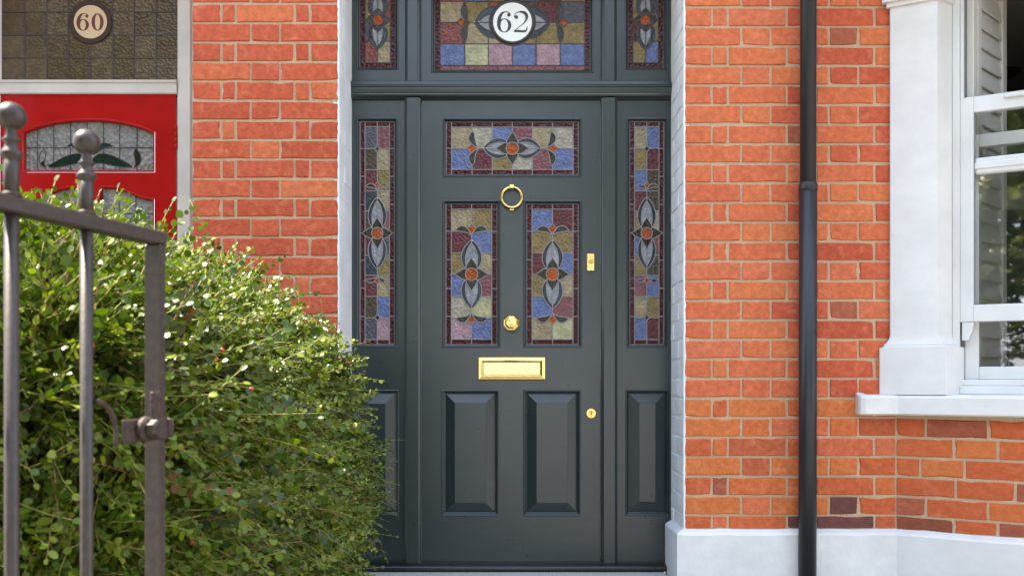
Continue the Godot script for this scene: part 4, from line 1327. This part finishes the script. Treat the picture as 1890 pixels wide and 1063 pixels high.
# ---------------------------------------------------------------- drainpipe and gate
func make_pipe() -> void:
	var d := thing("drainpipe", "black round drainpipe fixed upright to the orange brick wall", "pipe")
	var x1 := wx(1492.5, 0.055)
	var x0 := wx(1490.5, 0.055)
	var jy := wy(345.0, 0.055)
	var at := func(y): return Vector3(lerpf(x0, x1, y / 2.4), y, 0.052)
	var st := mb(true)
	tube(st, [at.call(0.02), at.call(jy - 0.002)], [0.034], 28)
	obj("pipe_length", st, M.pipe, d)
	st = mb(true)
	tube(st, [at.call(jy - 0.06), at.call(4.5)], [0.0305], 28)
	obj("pipe_length", st, M.pipe, d)
	st = mb(true)
	var prof := [[0.0335, -0.016], [0.0355, -0.014], [0.0362, -0.004], [0.0355, 0.010], [0.0330, 0.016], [0.0305, 0.018]]
	lathe(st, prof, 28, Transform3D(Basis(), at.call(jy)))
	obj("socket_collar", st, M.pipe, d)
	for y in [0.30, 2.70]:
		box("bracket", at.call(y) + Vector3(-0.05, -0.018, -0.050), at.call(y) + Vector3(0.05, 0.018, -0.030), 0.003, M.pipe, d)

func make_gate() -> void:
	var g := thing("iron_gate", "rusty black iron gate standing open with ball finials and a latch", "gate")
	var b1 := Vector3(wx(20.0, 2.6), 0, 2.6)
	var st0 := Vector3(wx(286.0, 2.346), 0, 2.346)
	var dir := (b1 - st0).normalized()            # from the latch end back to the hinge end
	var B := Basis(Vector3.UP, atan2(dir.x, dir.z))   # local z runs along the gate towards the hinge
	var t := Transform3D(B, st0)
	var ry := 1.204
	var bars := [0.139, 0.263, 0.387, 0.511, 0.635]
	var st := mb()
	bx(st, Vector3(-0.0125, ry - 0.010, -0.012), Vector3(0.0125, ry + 0.009, 0.77), 0.002, t)
	obj("top_rail", st, M.iron, g)
	st = mb()
	bx(st, Vector3(-0.0125, 0.12, 0.012), Vector3(0.0125, 0.145, 0.75), 0.002, t)
	obj("bottom_rail", st, M.iron, g)
	st = mb()
	bx(st, Vector3(-0.0135, 0.06, -0.0065), Vector3(0.0135, ry - 0.0104, 0.0065), 0.0015, t)
	obj("latch_stile", st, M.iron, g)
	st = mb()
	bx(st, Vector3(-0.016, 0.0, 0.752), Vector3(0.016, ry - 0.0104, 0.784), 0.002, t)
	obj("hinge_stile", st, M.iron, g)
	for l in bars:
		st = mb(true)
		var o := t * Vector3(0, 0, l)
		tube(st, [o + Vector3(0, 0.10, 0), o + Vector3(0, ry - 0.0102, 0)], [0.0082], 14)
		tube(st, [o + Vector3(0, ry + 0.0092, 0), o + Vector3(0, ry + 0.060, 0)], [0.0088], 14)
		var bar := obj("bar", st, M.iron, g)
		st = mb(true)
		var fp := [[0.0088, 0.052], [0.0105, 0.056], [0.0128, 0.0585], [0.0120, 0.062], [0.0078, 0.067], [0.0066, 0.072], [0.0095, 0.0745], [0.0100, 0.077], [0.0070, 0.0795], [0.0062, 0.0835]]
		for k in 13:
			var a := -PI / 2 + 0.35 + (PI - 0.35) * k / 12.0
			fp.append([maxf(0.0165 * cos(a), 0.0), 0.1035 + 0.0165 * sin(a) + 0.0])
		lathe(st, fp, 22, Transform3D(Basis(), o + Vector3(0, ry, 0)))
		obj("finial", st, M.iron, g)
		st = mb(true)
		lathe(st, [[0.0, 0.0092], [0.0115, 0.0093], [0.0110, 0.0130], [0.0088, 0.0152]], 14, Transform3D(Basis(), o + Vector3(0, ry, 0)))
		obj("rivet_collar", st, M.iron_rust, g)
	# latch: strap, bolt head, keeper and the curved stop
	var la := group("latch", g)
	var ly := 1.0 - (788.0 - VY) * 1.35 / FPX
	st = mb()
	bx(st, Vector3(0.0137, ly - 0.017, -0.0065), Vector3(0.018, ly + 0.015, 0.090), 0.002, t)
	obj("strap", st, M.iron_rust, la)
	st = mb()
	bx(st, Vector3(-0.008, ly - 0.015, -0.0185), Vector3(0.0205, ly + 0.013, -0.0070), 0.003, t)
	obj("keeper", st, M.iron_rust, la)
	st = mb()
	bx(st, Vector3(0.0202, ly + 0.002, 0.020), Vector3(0.0262, ly + 0.052, 0.040), 0.002, t)
	obj("lift_tab", st, M.iron_rust, la)
	st = mb()
	lathe(st, [[0.0, 0.0], [0.0175, 0.0], [0.0175, 0.006], [0.0145, 0.010], [0.0, 0.011]], 20, t * Transform3D(Basis(Vector3.BACK, -PI / 2), Vector3(0.0203, ly, 0.050)))
	obj("washer", st, M.iron_rust, la)
	st = mb()
	lathe(st, [[0.0, 0.0], [0.0135, 0.0], [0.0135, 0.010], [0.0105, 0.013], [0.0, 0.013]], 6, t * Transform3D(Basis(Vector3.BACK, -PI / 2), Vector3(0.0313, ly, 0.050)))
	obj("bolt_head", st, M.iron, la)
	st = mb(true)
	var arc := []
	for k in 13:
		var a := PI * k / 12.0 * 0.55
		arc.append(t * Vector3(0.008, ly - 0.012 + 0.048 * cos(a) * 1.0 + 0.004, 0.132 - 0.040 * sin(a)))
	arc.append(t * Vector3(0.008, ly - 0.020, 0.0915))
	tube(st, arc, [0.0036], 8)
	obj("curved_stop", st, M.iron_rust, la)

# ---------------------------------------------------------------- plants
func leaf(st: SurfaceTool, at: Vector3, d: Vector3, n: Vector3, len_: float, wid: float, col: Color) -> void:   # rounded leaf folded along its midrib
	var s := d.cross(n).normalized()
	n = s.cross(d).normalized()
	var q := func(u, v): return at + d * (v * len_) + s * (u * wid) + n * (absf(u) * 0.16 * wid - v * v * 0.16 * len_)
	var mid := [q.call(0.0, 0.0), q.call(0.0, 0.45), q.call(0.0, 1.0)]
	st.set_color(col)
	for sg in [-1.0, 1.0]:
		var a: Vector3 = q.call(sg * 0.36, 0.20)
		var b: Vector3 = q.call(sg * 0.50, 0.55)
		var c: Vector3 = q.call(sg * 0.30, 0.90)
		for tr in [[mid[0], mid[1], a], [a, mid[1], b], [b, mid[1], c], [c, mid[1], mid[2]]]:
			if sg < 0: tri(st, tr[0], tr[1], tr[2])
			else: tri(st, tr[0], tr[2], tr[1])

func sprig(r: RandomNumberGenerator, length: float, count: int, size: float, bend: float) -> Array:   # [leaves, stem]; the stem grows along +y, its leaves look towards +z
	var ls := mb(true)
	var ss := mb(true)
	var pts := []
	var rad := []
	var wob := r.randf_range(-0.25, 0.25)
	for k in 7:
		var f := k / 6.0
		pts.append(Vector3(wob * length * f * f + r.randf_range(-0.002, 0.002), length * f * (1.0 - 0.15 * bend * f), -bend * length * 0.45 * f * f))
		rad.append(lerpf(0.0013, 0.0005, f))
	ss.set_color(Color(0.30, 0.26, 0.07) if r.randf() < 0.6 else Color(0.24, 0.12, 0.06))
	tube(ss, pts, rad, 4)
	for i in count:
		var f := 0.10 + 0.90 * (i + r.randf_range(-0.2, 0.2)) / (count - 1.0)
		f = clampf(f, 0.03, 1.0)
		var g := f * 6.0
		var p: Vector3 = pts[int(g)].lerp(pts[mini(int(g) + 1, 6)], g - int(g))
		var ax: Vector3 = (pts[mini(int(g) + 1, 6)] - pts[mini(int(g), 5)]).normalized()
		var sg := 1.0 if i % 2 == 0 else -1.0
		var side := Vector3(sg, 0, r.randf_range(-0.45, 0.6)).normalized()
		var d := (side * r.randf_range(0.6, 1.0) + ax * r.randf_range(0.25, 0.9)).normalized()
		if i == count - 1: d = ax
		var n := (Vector3(0, 0.15, 1.0) + Vector3(r.randf_range(-0.6, 0.6), r.randf_range(-0.5, 0.6), r.randf_range(-0.3, 0.3))).normalized()
		var sz := size * r.randf_range(0.60, 1.28) * lerpf(1.05, 0.62, f * f)
		var v := r.randf_range(0.8, 1.2)
		var young := f * f
		ls.set_smooth_group(0)
		leaf(ls, p, d, n, sz, sz * r.randf_range(0.62, 0.95), Color(lerpf(0.80, 1.35, young) * v, lerpf(0.85, 1.25, young) * v, lerpf(0.9, 0.9, young) * v))
	return [commit(ls), commit(ss)]

func scatter(called: String, parent: Node, mesh: Mesh, m: Material, xf: Array, cols: Array) -> void:
	var mm := MultiMesh.new()
	mm.transform_format = MultiMesh.TRANSFORM_3D
	mm.use_colors = true
	mm.mesh = mesh
	mm.instance_count = xf.size()
	for i in xf.size():
		mm.set_instance_transform(i, xf[i])
		mm.set_instance_color(i, cols[i])
	var o := MultiMeshInstance3D.new()
	o.name = called
	o.multimesh = mm
	o.material_override = m
	o.set_meta("kind", "stuff")
	parent.add_child(o, true)

func hedge_top(z: float) -> float:
	return lerpf(1.08, 1.265, smoothstep(0.1, 0.95, z)) - 0.075 * smoothstep(1.4, 2.1, z)

func make_hedge() -> void:
	var h := thing("hedge", "leafy green hedge with arching shoots behind the iron gate", "hedge")
	var r := RandomNumberGenerator.new()
	r.seed = 4711
	var noise := FastNoiseLite.new()
	noise.seed = 9; noise.frequency = 2.2
	var kinds := []
	for k in 4: kinds.append(sprig(r, r.randf_range(0.12, 0.17), 13 + k, 0.0178, r.randf_range(0.3, 0.9)))
	kinds.append(sprig(r, 0.30, 25, 0.0190, 0.8))
	kinds.append(sprig(r, 0.36, 28, 0.0190, 1.2))
	var xf := []
	var cols := []
	for k in kinds.size():
		xf.append([]); cols.append([])
	var lo := Vector3(-1.75, 0.02, 0.14)
	var hi := Vector3(-0.660, 1.33, 2.16)
	var rad := 0.33
	var faces := [[1, 6800], [0, 7200], [2, 4200]]   # top, path side, street end
	for fc in faces:
		for i in fc[1]:
			var p := Vector3(r.randf_range(lo.x, hi.x), r.randf_range(lo.y, hi.y), r.randf_range(lo.z, hi.z))
			p[fc[0]] = hi[fc[0]]
			var q := Vector3(minf(p.x, hi.x - rad), minf(p.y, hi.y - rad), clampf(p.z, lo.z + 0.05, hi.z - rad))
			var n := (p - q).normalized()
			var s := q + n * rad
			# belly: the side bulges in its upper half and draws in at the foot
			var f := s.y / hi.y
			s.x += (0.055 * sin(PI * clampf(f * 1.15 - 0.12, 0, 1)) - 0.02) * clampf((s.x + 1.5) / 0.8, 0, 1)
			s.x += 0.045 * (1.0 - s.z / 2.1)
			s.y *= hedge_top(s.z) / hi.y
			s += n * noise.get_noise_3dv(s * 1.0) * 0.13
			var kind := r.randi() % 4
			var depth := r.randf() * r.randf() * 0.20 + 0.005
			var top := clampf(n.y, 0, 1)
			if r.randf() < lerpf(0.018, 0.045, top) and (top < 0.4 or s.z < 1.35):
				kind = 4 + r.randi() % 2
				depth = 0.12
			s -= n * depth
			var d := n * 0.75 + Vector3(0, lerpf(-0.15, 0.35, top), 0) + Vector3(r.randf_range(-0.95, 1.0), r.randf_range(-0.75, 0.75), r.randf_range(-1.0, 1.0))
			d = d.normalized()
			var face := (n * 0.5 + Vector3(0.1, 0.55, 0.30) + Vector3(r.randf_range(-0.9, 0.9), r.randf_range(-0.5, 0.5), r.randf_range(-0.9, 0.9))).normalized()
			var bx_ := d.cross(face).normalized()
			var bz := bx_.cross(d).normalized()
			var sc := r.randf_range(0.74, 1.20) * lerpf(0.92, 1.22, clampf(s.z / 2.1, 0.0, 1.0))
			xf[kind].append(Transform3D(Basis(bx_, d, bz) * sc, s))
			var tone := r.randf()
			var c := Color(0.044, 0.084, 0.008).lerp(Color(0.142, 0.200, 0.015), tone)
			if r.randf() < 0.15: c = Color(0.21, 0.25, 0.025)
			elif r.randf() < 0.08: c = Color(0.062, 0.090, 0.030)
			elif r.randf() < 0.005: c = Color(0.20, 0.09, 0.03)
			cols[kind].append(c)
	# leaves all through the inside
	for i in 7000:
		var s := Vector3(r.randf_range(lo.x, hi.x - 0.12), r.randf_range(0.02, 1.1), r.randf_range(lo.z + 0.03, hi.z - 0.12))
		s.y *= (hedge_top(s.z) - 0.08 - 0.22 * smoothstep(-0.95, -0.72, s.x)) / 1.1
		xf[i % 4].append(Transform3D(Basis.from_euler(Vector3(r.randf() * TAU, r.randf() * TAU, r.randf() * TAU)) * r.randf_range(1.1, 1.6), s))
		cols[i % 4].append(Color(0.052, 0.088, 0.009).lerp(Color(0.125, 0.172, 0.017), r.randf()))
	for k in kinds.size():
		scatter("foliage", h, kinds[k][0], M.leaf, xf[k], cols[k])
		var w := []
		for i in xf[k].size(): w.append(Color.WHITE)
		scatter("shoots", h, kinds[k][1], M.twig, xf[k], w)
	# woody stems rising through the middle
	var st := mb(true)
	for k in 90:
		var p0 := Vector3(r.randf_range(-1.5, -0.85), -0.02, r.randf_range(0.3, 1.95))
		var lean := Vector3(r.randf_range(-0.2, 0.28), 0, r.randf_range(-0.25, 0.25))
		var top_y := hedge_top(p0.z) - r.randf_range(0.08, 0.3)
		tube(st, [p0, p0 + lean * 0.3 + Vector3(0, top_y * 0.4, 0), p0 + lean * 0.7 + Vector3(0, top_y * 0.75, 0), p0 + lean + Vector3(0, top_y, 0)], [0.011, 0.008, 0.005, 0.002], 5)
	obj("woody_stems", st, M.bark, h)
	# orange-red berries
	st = mb(true)
	lathe(st, [[0.0, -0.0045], [0.003, -0.0038], [0.0046, 0.0], [0.0032, 0.0036], [0.0, 0.0044]], 8)
	var bm := commit(st)
	for i in 26:
		var z := r.randf_range(0.25, 2.05)
		var y := r.randf_range(0.35, 1.15)
		var p := Vector3(-0.565 + 0.04 * (1.0 - z / 2.1) + r.randf_range(-0.02, 0.03), y, z) if i % 3 else Vector3(r.randf_range(-1.3, -0.65), y, 2.12 + r.randf_range(-0.02, 0.04))
		put("berry", bm, M.berry, h, Transform3D(Basis().scaled(Vector3.ONE * r.randf_range(0.8, 1.3)), p))

func make_tree() -> void:   # across the street; the bay window mirrors it
	var tr := thing("street_tree", "street tree across the road, mirrored in the bay window glass", "tree")
	var r := RandomNumberGenerator.new()
	r.seed = 77
	var o := Vector3.ZERO
	var st := mb(true)
	tube(st, [o + Vector3(0, -0.1, 0), o + Vector3(0.05, 1.0, 0), o + Vector3(0, 2.2, 0.05), o + Vector3(0.08, 3.6, 0)], [0.20, 0.15, 0.12, 0.05], 10)
	obj("trunk", st, M.bark, tr)
	st = mb(true)
	var tips := []
	for k in 26:
		var a := TAU * k / 26.0 * 5.0 + r.randf()
		var y0 := r.randf_range(1.2, 3.2)
		var b := o + Vector3(0, y0, 0)
		var e := b + Vector3(cos(a) * r.randf_range(1.0, 2.2), r.randf_range(0.2, 1.6), sin(a) * r.randf_range(1.0, 2.2))
		tube(st, [b, b.lerp(e, 0.5) + Vector3(0, 0.15, 0), e], [0.05, 0.03, 0.012], 6)
		tips.append(e); tips.append(b.lerp(e, 0.6))
	obj("limb", st, M.bark, tr)
	var sp := sprig(r, 0.15, 15, 0.0195, 0.5)
	var xf := []
	var cols := []
	for i in 4200:
		var c: Vector3 = tips[r.randi() % tips.size()]
		var p := c + Vector3(r.randfn(0, 0.42), r.randfn(0, 0.36), r.randfn(0, 0.42))
		if p.y < 0.5: continue
		xf.append(Transform3D(Basis.from_euler(Vector3(r.randf() * TAU, r.randf() * TAU, r.randf() * TAU)) * r.randf_range(2.6, 4.2), p))
		var y := r.randf()
		cols.append(Color(0.10, 0.16, 0.03).lerp(Color(0.22, 0.22, 0.04), y))
	scatter("crown", tr, sp[0], M.leaf, xf, cols)
	tr.position = Vector3(-4.1, 0, 9.0)
	tr.scale = Vector3.ONE * 1.35
	tr.set_meta("group", "street trees across the road")
	for e in [[-12.5, 10.5, 1.5, "street tree at the left end of the row across the road"], [-8.6, 10.6, 1.9, "tallest street tree of the row across the road"], [4.1, 9.2, 1.4, "street tree across the road, facing the drainpipe"], [9.0, 10.6, 1.6, "street tree at the right end of the row across the road"]]:
		var c := tr.duplicate()
		c.name = "street_tree"
		c.set_meta("label", e[3])
		add_child(c, true)
		c.position = Vector3(e[0], 0, e[1])
		c.rotation.y = e[0] * 1.7
		c.scale = Vector3.ONE * e[2]

# ---------------------------------------------------------------- view and light
func _ready() -> void:
	rng.seed = 20240
	var cam := Camera3D.new()
	cam.name = "camera"
	add_child(cam)
	var at := CameraAttributesPhysical.new()
	at.frustum_focal_length = 33.0
	at.frustum_focus_distance = 3.95
	at.frustum_near = 0.05
	at.frustum_far = 300.0
	at.exposure_aperture = 7.0
	cam.attributes = at
	cam.position = CAM
	cam.near = 0.05
	cam.far = 300.0
	var half := 0.5 * 1890.0 * 575.0 / 1024.0
	cam.set_frustum(2.0 * half / FPX * 0.05, Vector2((945.0 - VX) / FPX, (VY - 531.0) / FPX) * 0.05, 0.05, 300.0)
	cam.make_current()
	var we := WorldEnvironment.new()
	we.name = "world"
	var env := Environment.new()
	env.background_mode = Environment.BG_SKY
	var sky := Sky.new()
	var sm := ProceduralSkyMaterial.new()
	sm.sky_top_color = Color(0.68, 0.755, 0.87)
	sm.sky_horizon_color = Color(0.935, 0.945, 0.96)
	sm.sky_curve = 0.25
	sm.ground_horizon_color = Color(0.60, 0.58, 0.55)
	sm.ground_bottom_color = Color(0.45, 0.43, 0.40)
	sm.sun_angle_max = 3.0
	sm.sky_energy_multiplier = 1.0
	sky.sky_material = sm
	env.sky = sky
	env.tonemap_mode = Environment.TONE_MAPPER_LINEAR
	env.tonemap_exposure = 4.45
	env.sdfgi_enabled = true
	env.ssao_enabled = true
	env.ssil_enabled = true
	we.environment = env
	add_child(we)
	var sun := DirectionalLight3D.new()
	sun.name = "sun"
	sun.light_energy = 1.6
	sun.light_color = Color(1.0, 0.95, 0.86)
	sun.light_angular_distance = 0.5
	sun.shadow_enabled = true
	add_child(sun)
	sun.look_at_from_position(Vector3(-0.55, 0.83, -0.12) * 20.0, Vector3.ZERO)
	make_materials()
	make_ground()
	make_walls()
	make_green_door()
	make_red_door()
	make_bay()
	make_pipe()
	make_gate()
	make_hedge()
	make_tree()
